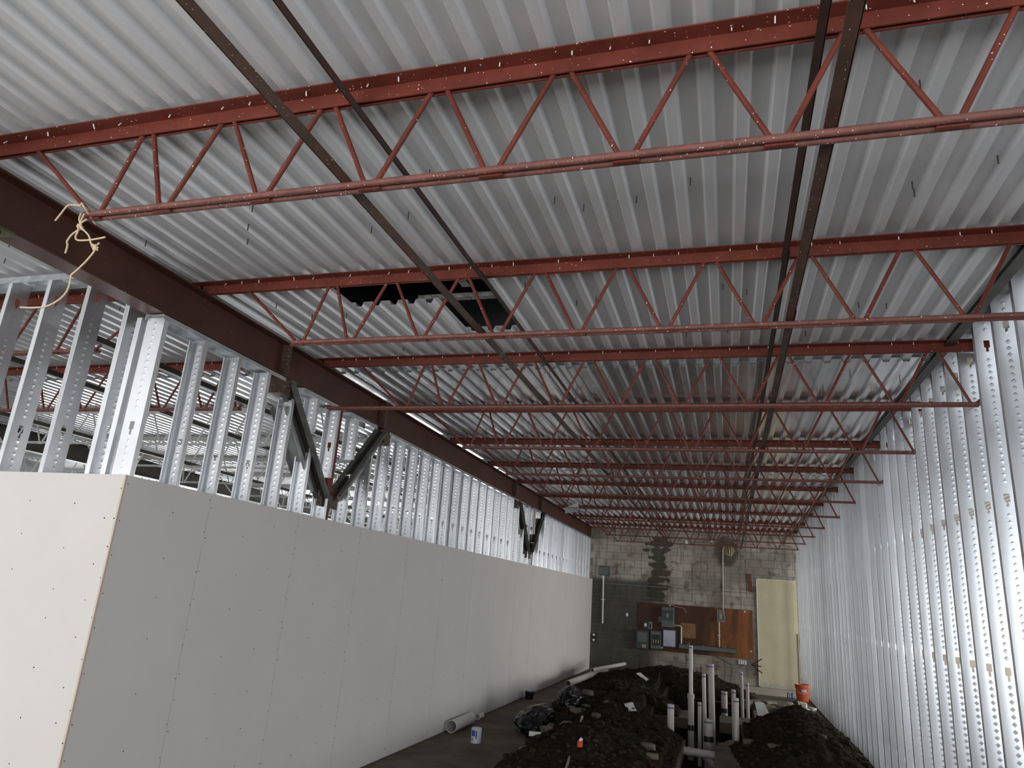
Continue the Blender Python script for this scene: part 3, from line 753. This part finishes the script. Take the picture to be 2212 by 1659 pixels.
hpipe([(-0.63, 11.25, -0.06), (-0.2, 11.25, -0.075)], 0.052, 'grey drain pipe bridging the front of the trench', [[(-0.58, 11.25, -0.062), (-0.56, 11.25, -0.063)]])
hpipe([(-0.09, 15.35, -0.1), (-0.08, 15.35, -0.2), (-0.03, 15.33, -0.26), (0.06, 15.3, -0.27), (0.2, 15.2, -0.28)], 0.056, 'curved drain pipe elbow below the rear coupling', [[(0.04, 15.305, -0.269), (0.07, 15.295, -0.271)]])
hpipe([(-0.7, 12.75, -0.32), (-0.4, 12.72, -0.33), (0.15, 12.68, -0.33)], 0.06, 'drain pipe running across behind the wide short riser')
hpipe([(-0.31, 12.2, -0.2), (-0.31, 12.16, -0.3), (-0.26, 12.05, -0.36), (-0.12, 11.95, -0.38)], 0.06, 'elbow at the foot of the wide short riser')
hpipe([(-0.38, 10.8, -0.3), (-0.38, 10.5, -0.4), (-0.38, 9.6, -0.45)], 0.045, 'small drain pipe dropping into the front trench')

# ================================================================ THINGS ON THE FLOOR
o = tag(empty('pipe_offcut', (-3.68, 9.95, 0)), 'short wide white pipe offcut lying against the drywall', 'pipe')
MB().pipe((-3.665, 9.92, 0.082), (-3.675, 10.75, 0.082), 0.08, 0.006, 28).build('pipe', PVCW, o, smooth=True)
o = tag(empty('pipe_fitting', (-3.70, 11.2, 0)), 'tiny white pipe fitting on the floor past the offcut', 'fitting')
MB().pipe((-3.70, 11.14, 0.042), (-3.69, 11.32, 0.042), 0.042, 0.006, 16).build('socket', PVCW, o, smooth=True)
MB().pipe((-3.70, 11.14, 0.042), (-3.70, 11.18, 0.042), 0.047, 0.006, 16).build('rim', PVCW, o, smooth=True)
# paint can with a blue label
o = tag(empty('primer_can', (-3.17, 9.55, 0)), 'small white can with a blue label standing on the slab', 'can')
MB().lathe([(0.0, 0.0), (0.068, 0.0), (0.068, 0.17), (0.060, 0.178), (0.055, 0.172), (0, 0.172)], (-3.17, 9.55, 0.001), 24).build('body', CANW, o, smooth=True)
lb = MB()
for a0, a1, z0, z1 in ((-2.3, -1.5, 0.085, 0.155), (-1.4, -1.1, 0.06, 0.15), (-2.2, -1.9, 0.03, 0.06)):
    n = 6
    for i in range(n):
        t0 = a0+(a1-a0)*i/n; t1 = a0+(a1-a0)*(i+1)/n; r = 0.0688
        lb.add([(-3.17+r*math.cos(t), 9.55+r*math.sin(t), z) for t, z in ((t0, z0), (t1, z0), (t1, z1), (t0, z1))], [(0, 1, 2, 3)])
lb.build('blue_label', BLUE, o)
o = tag(empty('black_cup', (-3.62, 13.9, 0)), 'black lidded cup on the floor at the drywall foot', 'cup')
MB().lathe([(0, 0), (0.07, 0), (0.085, 0.12), (0.09, 0.125), (0.09, 0.14), (0, 0.145)], (-3.62, 13.9, 0.001), 18).build('body', RUBBER, o, smooth=True)
MB().cyl((-3.62, 13.9, 0.146), (-3.62, 13.9, 0.155), 0.03, 12).build('lid_knob', WHITE, o)
# white trim strip
z = soil_h(-2.37, 9.63); z = max(z, 0)
tag(MB().hexa([(-2.45, 9.5, z+.03), (-2.30, 9.52, z+.03), (-2.30, 9.56, z+.03), (-2.45, 9.54, z+.03), (-2.45, 9.5, z+.085), (-2.30, 9.52, z+.085), (-2.30, 9.56, z+.085), (-2.45, 9.54, z+.085)]).build('offcut_strip', WHITE, loc=(-2.37, 9.53, z), bevel=0.006),
    'small white plastic strip lying on the soil edge', 'offcut')
# black plastic bags
def bag(x, y, sx, sy, sz, lab):
    z = max(0, soil_h(x, y))-0.03; mb = MB(); b2 = bmesh.new(); bmesh.ops.create_icosphere(b2, subdivisions=4, radius=1)
    vs = []
    for v in b2.verts:
        p = v.co; k = 1+0.32*noise.noise(p*1.7+Vector((x, y, 0)))+0.16*abs(noise.noise(p*4.5))+0.07*noise.noise(p*9)
        vs.append((x+sx*p.x*k, y+sy*p.y*k, z+sz*0.9*max(-0.2, p.z*k+0.2)))
    mb.add(vs, [tuple(v.index for v in f.verts) for f in b2.faces]); b2.free()
    o = tag(empty('plastic_bag', (x, y, z)), lab, 'bag'); mb.build('bag_body', BAG, o)
    MB().tube([(x, y, z+sz*1.0), (x+0.03, y, z+sz*1.12), (x+0.06, y-0.02, z+sz*1.2)], 0.018, 8).build('twisted_neck', BAG, o)
bag(-2.72, 11.0, 0.28, 0.62, 0.22, 'large crumpled black plastic bag between slab and soil')
bag(-2.52, 12.4, 0.2, 0.4, 0.2, 'smaller black plastic bag behind the large one')
# rod lying on the heap
p0 = Vector((-1.93, 10.35, soil_h(-1.93, 10.35)+0.10)); p1 = Vector((-1.55, 7.45, soil_h(-1.55, 7.45)+0.09))
o = tag(empty('steel_rod', p1), 'long thin grey rod lying over the front soil heap', 'rod')
MB().cyl(p0, p1, 0.013, 10).build('rod', CONDUIT, o, smooth=True)
MB().cyl(p0, p0+(p1-p0)*0.03, 0.016, 10).build('end_sleeve', CONDUIT, o, smooth=True)
x, y = -1.58, 8.4; z = soil_h(x, y)
o = tag(empty('red_cap', (x, y, z)), 'tiny red plastic cap on the front heap beside the rod', 'cap')
MB().lathe([(0, 0.06), (0.03, 0.06), (0.034, 0.0), (0.03, 0.0)], (x, y, z), 14).build('cap', REDP, o, smooth=True)
MB().cyl((x, y, z+0.06), (x+.02, y, z+0.085), 0.018, 10).build('tip', WHITE, o)
def scrap(x, y, sx, sy, lab, m=WHITE, rz=0.4, tilt=0.3):
    z = max(0, soil_h(x, y))+0.03; mb = MB(); c, s = math.cos(rz), math.sin(rz); nx = 6; vs = []
    for layer in (0, 0.004):
        for j in range(nx+1):
            for i in range(nx+1):
                u = (i/nx-.5)*sx; v = (j/nx-.5)*sy
                vs.append((x+u*c-v*s, y+u*s+v*c, z+layer+tilt*v+0.03*noise.noise(Vector((u*9, v*9, x)))))
    q = (nx+1)**2; fs = []
    for j in range(nx):
        for i in range(nx):
            a = j*(nx+1)+i; fs += [(a, a+1, a+nx+2, a+nx+1), (q+a, q+a+nx+1, q+a+nx+2, q+a+1)]
    mb.add(vs, fs); tag(mb.build('paper_scrap', m, loc=(x, y, z)), lab, 'scrap')
scrap(-1.40, 11.3, 0.14, 0.2, 'white paper scrap on the heap left of the trench', tilt=0.5)
scrap(-1.78, 16.6, 0.16, 0.3, 'pale crumpled scrap high on the rear soil heap', CARD, 1.0, 0.5)
scrap(-1.55, 14.6, 0.35, 0.45, 'dark green plastic sheet half buried in the rear heap', GREEN, 0.8, 0.2)
# long white pipes leaning on the rear heap
o = tag(empty('pipe_length', (-3.14, 15.2, 0.1)), 'long white pipe lying beside the drywall on the rear heap', 'pipe')
MB().pipe((-3.16, 15.2, 0.20), (-2.97, 18.7, 0.23), 0.062, 0.006, 20).build('pipe', PVCW, o, smooth=True)
MB().pipe((-2.985, 18.45, 0.228), (-2.965, 18.8, 0.231), 0.074, 0.012, 20).build('socket', PVCW, o, smooth=True)
o = tag(empty('pipe_length', (-3.05, 16.5, 0.3)), 'thinner white pipe resting on the long pipe and rising over the rear heap', 'pipe')
MB().pipe((-3.02, 17.2, 0.325), (-2.66, 20.1, 0.30), 0.045, 0.005, 16).build('pipe', PVCW, o, smooth=True)
# white board leaning in the trench
o = tag(empty('leaning_board', (0.52, 14.85, 0.0)), 'white board offcut leaning in the trench beside the right heap', 'board')
MB().hexa([(0.50, 13.98, 0.002), (0.70, 13.98, 0.14), (0.70, 14.0, 0.14), (0.50, 14.0, 0.002), (0.43, 14.12, 0.37), (0.58, 14.12, 0.37), (0.58, 14.14, 0.37), (0.43, 14.14, 0.37)]).build('board', WHITE, o, bevel=0.003)
# pale boards before the cream panel, enlarged so their colour stands for lit floor
for i, (x0, x1, y0, y1, lab) in enumerate(((0.25, 1.70, 19.95, 20.7, 'pale dusty board on the floor right under the cream panel'), (0.35, 1.72, 19.35, 19.85, 'pale board on the floor in the middle of the three by the panel'),
                                           (0.60, 1.72, 18.98, 19.28, 'narrow pale board on the floor behind the two cans'))):
    tag(MB().hexa([(x0, y0, 0.001), (x1, y0-0.05, 0.001), (x1, y1-0.05, 0.001), (x0, y1, 0.001), (x0, y0, 0.018), (x1, y0-0.05, 0.018), (x1, y1-0.05, 0.018), (x0, y1, 0.018)]).build('floor_board', PALEB, loc=((x0+x1)/2, (y0+y1)/2, 0), bevel=0.003), lab, 'board')
# orange bucket
bxx, byy = 1.60, 18.5
o = tag(empty('bucket', (bxx, byy, 0)), 'orange plastic bucket standing by the far end of the stud wall', 'bucket')
MB().lathe([(0.0, 0.002), (0.128, 0.002), (0.148, 0.33), (0.158, 0.332), (0.158, 0.37), (0.150, 0.372), (0.146, 0.36), (0.126, 0.01), (0.0, 0.01)], (bxx, byy, 0), 32).build('shell', ORANGE, o, smooth=True)
for zz in (0.29, 0.31): MB().lathe([(0.149, zz-0.004), (0.156, zz-0.003), (0.156, zz+0.003), (0.149, zz+0.004)], (bxx, byy, 0), 32).build('rib', ORANGE, o, smooth=True)
lb = MB(); n = 8
for i in range(n):
    t0 = -1.75+0.75*i/n; t1 = -1.75+0.75*(i+1)/n
    lb.add([(bxx+r*math.cos(t), byy+r*math.sin(t), zz) for t, zz, r in ((t0, 0.215, 0.1425), (t1, 0.215, 0.1425), (t1, 0.275, 0.1462), (t0, 0.275, 0.1462))], [(0, 1, 2, 3)])
lb.build('label', CANW, o)
MB().tube([(bxx+0.155*math.cos(t), byy+0.155*math.sin(t), 0.34-0.16*math.sin((t+math.pi)*1.0)) for t in [-math.pi+math.pi*i/14 for i in range(15)]], 0.003, 6).build('handle', WHITE, o)
for i, x in enumerate((1.34, 1.43)):
    o = tag(empty('drink_can', (x, 18.95, 0)), ('left', 'right')[i]+' one of two dark blue cans on the floor beside the bucket', 'can', 'cans beside the bucket')
    MB().lathe([(0, 0.001), (0.028, 0.001), (0.033, 0.01), (0.033, 0.112), (0.027, 0.122), (0, 0.122)], (x, 18.95, 0), 16).build('body', BLUE, o, smooth=True)
    MB().box(x-0.01, x+0.006, 18.914, 18.9165, 0.02, 0.105).build('stripe', WHITE, o)

# ================================================================ THINGS ON THE FAR WALL
FY = YF-0.003                   # mounting plane
o = tag(empty('wall_panel', (1.3, FY, 0.0)), 'tall cream painted panel closing a doorway at the right of the block wall', 'panel')
MB().box(0.775, 1.775, FY-0.022, FY-0.0005, 0.02, 2.74).build('sheet', DOORP, o)
MB().box(0.755, 0.779, FY-0.03, FY, 0.02, 2.75).build('edge_trim', WHITE, o)
MB().box(0.755, 1.775, FY-0.03, FY, 2.741, 2.756).build('top_trim', WHITE, o)
mb = MB(); prevx = 0.78
for i in range(12):
    x = 0.79+i*0.082; hgt = 0.07+0.06*noise.noise(Vector((i*0.7, 0, 0)))+0.03
    mb.box(x, x+0.082, FY-0.027, FY-0.0225, 0.002, hgt)
mb.build('torn_base', PLASTER, o)
MB().cyl((1.755, FY-0.035, 0.1), (1.755, FY-0.035, 1.4), 0.008, 8).build('edge_cable', SCREW, o)
PB = FY-0.02                    # face of the plywood
ply = tag(empty('backing_board', (-0.9, FY, 0.64)), 'rust stained plywood backing board carrying the electrical gear', 'board')
MB().box(-2.43, 0.64, PB, FY-0.0005, 0.66, 1.91).build('sheet', PLY, ply, bevel=0.003)
MB().box(-1.25, -0.85, PB-0.0015, PB, 1.06, 1.44).build('pale_patch', mat('ply_pale', (0.33, 0.19, 0.075), 0.7, 0, col2=(0.16, 0.07, 0.025), vscale=5), ply)
for x, z in ((0.44, 1.86), (0.58, 0.86), (-1.75, 0.75), (-1.55, 1.88)):
    MB().cyl((x, PB-0.006, z), (x, PB, z), 0.022, 12).build('washer', WHITE, ply)
BK = PB-0.0008
def ebox(name, x0, x1, z0, z1, d, m, lab, cat='box', parts=(), y=None):
    y = BK if y is None else y
    o = tag(empty(name, ((x0+x1)/2, y, z0)), lab, cat)
    MB().box(x0, x1, y-d, y, z0, z1).build('case', m, o, bevel=0.008)
    lead = None
    for nm, a0, a1, b0, b1, pd, pm in parts:
        pc = MB().box(a0, a1, y-d-pd, y-d+0.002, b0, b1).build(nm, pm, o, bevel=0.003)
        if nm in ('label', 'latch', 'lever', 'dial', 'sticker') and lead is not None and lead.name.startswith(('door', 'cover')): pc.parent = lead
        if lead is None: lead = pc
    return o
ebox('meter_cabinet', -1.76, -1.42, 1.30, 1.83, 0.14, BOXG, 'tall grey green electrical cabinet with a rounded raised door', 'cabinet',
     (('door', -1.73, -1.46, 1.48, 1.75, 0.03, BOXD), ('label', -1.63, -1.57, 1.56, 1.66, 0.033, BOXL), ('latch', -1.46, -1.435, 1.40, 1.46, 0.02, BOXL)))
ebox('open_panel', -1.74, -1.36, 0.78, 1.25, 0.10, BOXD, 'open electrical panel with a shiny bare metal inside plate', 'panel',
     (('shiny_plate', -1.71, -1.39, 0.80, 1.22, 0.006, SHINY),))
f = ebox('fuse_panel', -2.06, -1.77, 0.71, 1.17, 0.09, BOXG, 'open fuse panel with three black fuse holders', 'panel', (('recess', -2.02, -1.80, 0.80, 1.08, 0.004, SCREW),))
for i in range(3):
    x = -1.98+i*0.065
    MB().box(x-0.02, x+0.02, BK-0.125, BK-0.09, 0.98, 1.07).build('fuse_holder', RUBBER, f)
    MB().cyl((x, BK-0.11, 0.86), (x, BK-0.11, 0.95), 0.014, 10).build('fuse', TANP, f)
    MB().box(x-0.02, x+0.02, BK-0.12, BK-0.09, 0.81, 0.855).build('fuse_clip', RUBBER, f)
ebox('switch_cabinet', -2.45, -2.11, 0.68, 1.16, 0.12, BOXD, 'dark green electrical cabinet with a tan sticker at lower left', 'cabinet',
     (('door', -2.42, -2.16, 0.86, 1.11, 0.02, BOXG), ('sticker', -2.29, -2.18, 0.71, 0.80, 0.004, TANP)))
ebox('meter_box', -2.265, -2.145, 1.21, 1.40, 0.07, BOXD, 'small dark meter box with a white dial above the switch cabinet', 'box', (('dial', -2.24, -2.17, 1.27, 1.35, 0.01, WHITE),))
ebox('terminal_box', -2.13, -2.02, 1.21, 1.40, 0.05, BOXL, 'small open terminal box right of the meter box', 'box', (('terminal_strip', -2.10, -2.05, 1.24, 1.36, 0.01, SCREW),))
ebox('junction_box', -1.85, -1.765, 1.42, 1.56, 0.05, BOXL, 'tiny grey junction box left of the tall cabinet', 'box', (('cover', -1.84, -1.775, 1.43, 1.55, 0.004, BOXG),))
ebox('wireway', -1.30, 0.20, 0.775, 0.895, 0.11, BOXD, 'long dark grey wiring trough along the bottom of the board', 'trough',
     (('cover', -1.29, 0.19, 0.785, 0.885, 0.004, BOXG), ('hub', -1.06, -1.0, 0.89, 0.94, -0.04, BOXG), ('knob', -0.66, -0.63, 0.885, 0.91, -0.04, BOXL), ('hub_right', -0.1, -0.07, 0.89, 0.92, -0.04, BOXL)))
ebox('disconnect_switch', -0.285, -0.085, 1.55, 1.86, 0.10, BOXL, 'light grey disconnect switch box on the conduit', 'switch',
     (('cover', -0.265, -0.105, 1.57, 1.84, 0.008, BOXG), ('label', -0.215, -0.155, 1.62, 1.78, 0.012, TANP), ('lever', -0.095, -0.07, 1.63, 1.72, 0.03, BOXL)))
def conduit(pts, r, lab, m=CONDUIT, straps=()):
    o = tag(empty('conduit', pts[-1]), lab, 'conduit'); MB().tube(pts, r, 10).build('tube', m, o, smooth=True)
    for x, z in straps: MB().box(x-r*2.2, x+r*2.2, pts[0][1]-r-0.002, pts[0][1]+r, z-0.012, z+0.012).build('strap', m, o)
conduit([(-0.235, BK-0.04, 1.549), (-0.235, BK-0.04, 0.897)], 0.018, 'straight conduit from the switch down to the trough', straps=((-0.235, 1.2),))
conduit([(-0.125, BK-0.02, 1.862), (-0.12, FY-0.02, 2.2), (-0.105, FY-0.02, 3.40), (-0.10, FY-0.02, 3.48), (-0.085, FY-0.02, 3.54), (-0.05, FY-0.02, 3.57), (0.0, FY-0.01, 3.57)], 0.016, 'tall thin conduit rising from the switch to the cable hole', PVC, straps=((-0.118, 2.3), (-0.108, 3.1)))
conduit([(-1.415, BK-0.04, 1.36), (-1.26, BK-0.04, 1.36), (-1.235, BK-0.04, 1.335), (-1.235, BK-0.04, 0.897)], 0.026, 'elbowed conduit from the tall cabinet to the trough')
o = tag(empty('cable_hole', (0.05, FY, 3.46)), 'ragged hole stuffed with foam and wires at the conduit top', 'hole')
mb = MB(); n = 18; vs = [(0.05, FY-0.05, 3.46)]
for i in range(n):
    t = 6.283*i/n; r = 0.15+0.04*noise.noise(Vector((math.cos(t)*2, math.sin(t)*2, 1))); vs.append((0.05+r*math.cos(t)*1.1, FY-0.002, 3.46+r*math.sin(t)))
mb.add(vs, [(0, 1+i, 1+(i+1) % n) for i in range(n)]).build('foam', FOAM, o)
for i in range(4): MB().tube([(0.03+0.02*i, FY-0.05, 3.56), (0.05+0.02*i, FY-0.09, 3.46-0.02*i), (0.06+0.015*i, FY-0.07, 3.34-0.02*i)], 0.012, 6).build('wire', (RUBBER, WHITE, RUBBER, BOXL)[i], o)
o = tag(empty('lumber_strip', (0.58, FY, 2.39)), 'short reddish brown board fixed upright beside the cream panel', 'board')
MB().hexa([(0.56, FY-0.03, 2.39), (0.66, FY-0.03, 2.385), (0.66, FY-0.001, 2.385), (0.56, FY-0.001, 2.39), (0.53, FY-0.03, 2.86), (0.63, FY-0.03, 2.86), (0.63, FY-0.001, 2.86), (0.53, FY-0.001, 2.86)]).build('plank', LUMBER, o)
for zz in (2.45, 2.79): MB().cyl((0.595, FY-0.034, zz), (0.595, FY-0.029, zz), 0.008, 8).build('nail', DARKST, o)
for i, x in enumerate((0.30, 0.41)):
    o = tag(empty('power_outlet', (x, FY, 0.52)), ('left', 'right')[i]+' white socket plate of the pair low on the block wall', 'outlet', 'outlet pair')
    MB().box(x-0.05, x+0.05, FY-0.03, FY-0.0005, 0.52, 0.615).build('plate', WHITE, o, bevel=0.004)
    for zz in (0.55, 0.585): MB().cyl((x, FY-0.034, zz), (x, FY-0.029, zz), 0.014, 10).build('socket', SCREW, o)
o = tag(empty('wall_cable', (0.3, FY, 0.5)), 'thin grey cable running along the wall to the sockets', 'cable')
MB().tube([(-0.45, FY-0.01, 0.80), (-0.35, FY-0.01, 0.68), (-0.1, FY-0.01, 0.56), (0.1, FY-0.01, 0.47), (0.28, FY-0.01, 0.50), (0.36, FY-0.01, 0.47), (0.40, FY-0.02, 0.515)], 0.007, 6).build('cable', BOXG, o)
o = tag(empty('board_wire', (-1.3, BK, 1.7)), 'thin pale wire curving over the top of the plywood', 'wire')
MB().tube([(-1.55, BK-0.01, 1.90), (-1.38, BK-0.02, 1.86), (-1.2, BK-0.02, 1.84), (-1.13, BK-0.02, 1.79), (-1.10, BK-0.02, 1.71)], 0.007, 6).build('wire', PVC, o)
o = tag(empty('bracket', (0.60, FY-0.03, 0.52)), 'dark red three pronged bracket beside the cream panel', 'bracket')
for b in ((0.84, 0.70), (0.82, 0.51), (0.84, 0.35)): MB().cyl((0.585, FY-0.04, 0.53), (b[0], FY-0.10, b[1]), 0.014, 8).build('prong', RED, o)
ebox('disconnect_box', -3.57, -3.27, 2.57, 2.83, 0.12, BOXD, 'dark grey box high at the left end of the block wall', 'box', (('cover', -3.55, -3.29, 2.59, 2.81, 0.006, BOXG), ('lug', -3.30, -3.26, 2.54, 2.60, 0.0, BOXD)), y=FY)
conduit([(-3.44, FY-0.04, 2.569), (-3.42, FY-0.04, 1.25)], 0.022, 'pale conduit dropping from the box at the left end', WHITE, straps=((-3.43, 1.9),))
o = tag(empty('emergency_light', (-3.66, FY, 0.75)), 'small black emergency light with two white lamp heads at the left corner', 'lamp')
MB().box(-3.71, -3.60, FY-0.05, FY-0.0005, 0.74, 0.98).build('housing', RUBBER, o, bevel=0.006)
for zz in (0.79, 0.93): MB().lathe([(0, -0.035), (0.03, -0.025), (0.037, 0), (0.03, 0.025), (0, 0.035)], (-3.655, FY-0.085, zz), 14).build('lamp_head', WHITE, o, smooth=True)
for x, z, lab in ((-2.74, 1.54, 'white round vent put in for a light spot on the dark left part of the block wall'), (-1.10, 3.64, 'left light spot, drawn as a white round vent high under the last joist'), (-0.42, 3.70, 'right light spot, drawn as a white round vent high under the last joist')):
    o = tag(empty('light_spot_disc', (x, FY, z)), lab, 'disc')  # white discs added for bright spots of light, not real vents
    mb = MB(); n = 16
    for rr, dd in ((0.042, 0.001), (0.036, 0.02), (0.012, 0.03)):
        for i in range(n): mb.v.append((x+rr*math.cos(6.283*i/n), FY-dd, z+1.3*rr*math.sin(6.283*i/n)))
    for j in range(2):
        for i in range(n): mb.f.append((j*n+i, j*n+(i+1) % n, (j+1)*n+(i+1) % n, (j+1)*n+i))
    mb.f.append(tuple(range(2*n, 3*n))); mb.build('dome', WHITE, o, smooth=True)
ebox('junction_box', 1.16, 1.27, 3.66, 3.75, 0.05, WHITE, 'small white box high on the wall above the cream panel', 'box', (('cover', 1.17, 1.26, 3.67, 3.74, 0.003, BOXL),), y=FY)

# ---- loose card hung on a wire below the joists
o = tag(empty('hanging_card', (-2.72, 12.7, 3.47)), 'folded white card hanging from a wire near the beam far down the hall', 'card')
mb = MB(); P = [(-2.84, 12.7, 3.475), (-2.62, 12.78, 3.585), (-2.585, 12.72, 3.47), (-2.60, 12.6, 3.40), (-2.80, 12.55, 3.345)]
mb.add(P+[(p[0], p[1]+0.006, p[2]) for p in P], [(0, 1, 2), (0, 2, 3, 4), (5, 7, 6), (5, 9, 8, 7), (0, 5, 6, 1), (1, 6, 7, 2), (2, 7, 8, 3), (3, 8, 9, 4), (4, 9, 5, 0)]).build('card', CARD, o)
MB().tube([(-3.76, 12.66, 3.50), (-2.84, 12.66, 3.478), (-2.58, 12.66, 3.470)], 0.005, 6).build('wire', SCREW, o)

# ---- rope knotted to the end of the nearest joist
o = tag(empty('rope', (-2.92, 2.25, 3.45)), 'frayed cream rope knotted round the end of the nearest joist', 'rope')
def smooth(pts, n=6):
    out = []; P = [Vector(p) for p in pts]
    for i in range(len(P)-1):
        a = P[max(i-1, 0)]; b = P[i]; c = P[i+1]; d = P[min(i+2, len(P)-1)]
        for k in range(n):
            t = k/n; out.append(0.5*((2*b)+(c-a)*t+(2*a-5*b+4*c-d)*t*t+(3*b-a-3*c+d)*t**3))
    out.append(P[-1]); return out
RYY = 2.24
for nm, pts in (('tail', [(-3.10, RYY, 3.47), (-3.08, RYY, 3.50), (-3.05, RYY, 3.545), (-3.02, RYY, 3.55), (-2.965, RYY, 3.54)]),
                ('loop', [(-2.965, RYY, 3.54), (-2.945, RYY-.01, 3.545), (-2.92, RYY-.01, 3.52), (-2.94, RYY+.07, 3.49), (-2.955, RYY+.07, 3.53), (-2.93, RYY-.015, 3.53), (-2.905, RYY-.015, 3.505), (-2.925, RYY+.07, 3.475)]),
                ('strand', [(-2.945, RYY, 3.495), (-2.935, RYY-.01, 3.46), (-2.915, RYY-.01, 3.425), (-2.92, RYY, 3.415), (-2.965, RYY, 3.385), (-2.985, RYY, 3.35), (-2.975, RYY, 3.325), (-2.975, RYY, 3.285)]),
                ('strand', [(-2.90, RYY, 3.46), (-2.92, RYY-.012, 3.425), (-2.935, RYY, 3.395), (-2.94, RYY, 3.37), (-2.92, RYY, 3.35), (-2.86, RYY, 3.345), (-2.80, RYY, 3.347), (-2.755, RYY, 3.352)]),
                ('strand', [(-2.925, RYY, 3.49), (-2.92, RYY-.01, 3.44), (-2.905, RYY-.01, 3.41), (-2.86, RYY, 3.37), (-2.835, RYY, 3.33), (-2.815, RYY, 3.305), (-2.805, RYY, 3.30), (-2.79, RYY, 3.315), (-2.782, RYY, 3.325)]),
                ('long_tail', [(-2.80, RYY, 3.30), (-2.80, RYY, 3.28), (-2.835, RYY, 3.23), (-2.88, RYY, 3.185), (-2.90, RYY, 3.165), (-2.895, RYY, 3.12), (-2.905, RYY, 3.075), (-2.94, RYY, 3.04), (-3.0, RYY, 3.015), (-3.08, RYY, 3.012), (-3.16, RYY, 3.018)])):
    MB().tube(smooth(pts), 0.0042, 7).build(nm, ROPE, o, smooth=True)
for c in ((-2.925, RYY-.004, 3.418), (-2.803, RYY, 3.303)):
    mb = MB(); mb.tube(smooth([(c[0]+0.014*math.cos(t*2.1), c[1]+0.008*math.cos(t*3), c[2]+0.013*math.sin(t*2.9)) for t in range(9)], 5), 0.0045, 6); mb.build('knot', ROPE, o, smooth=True)
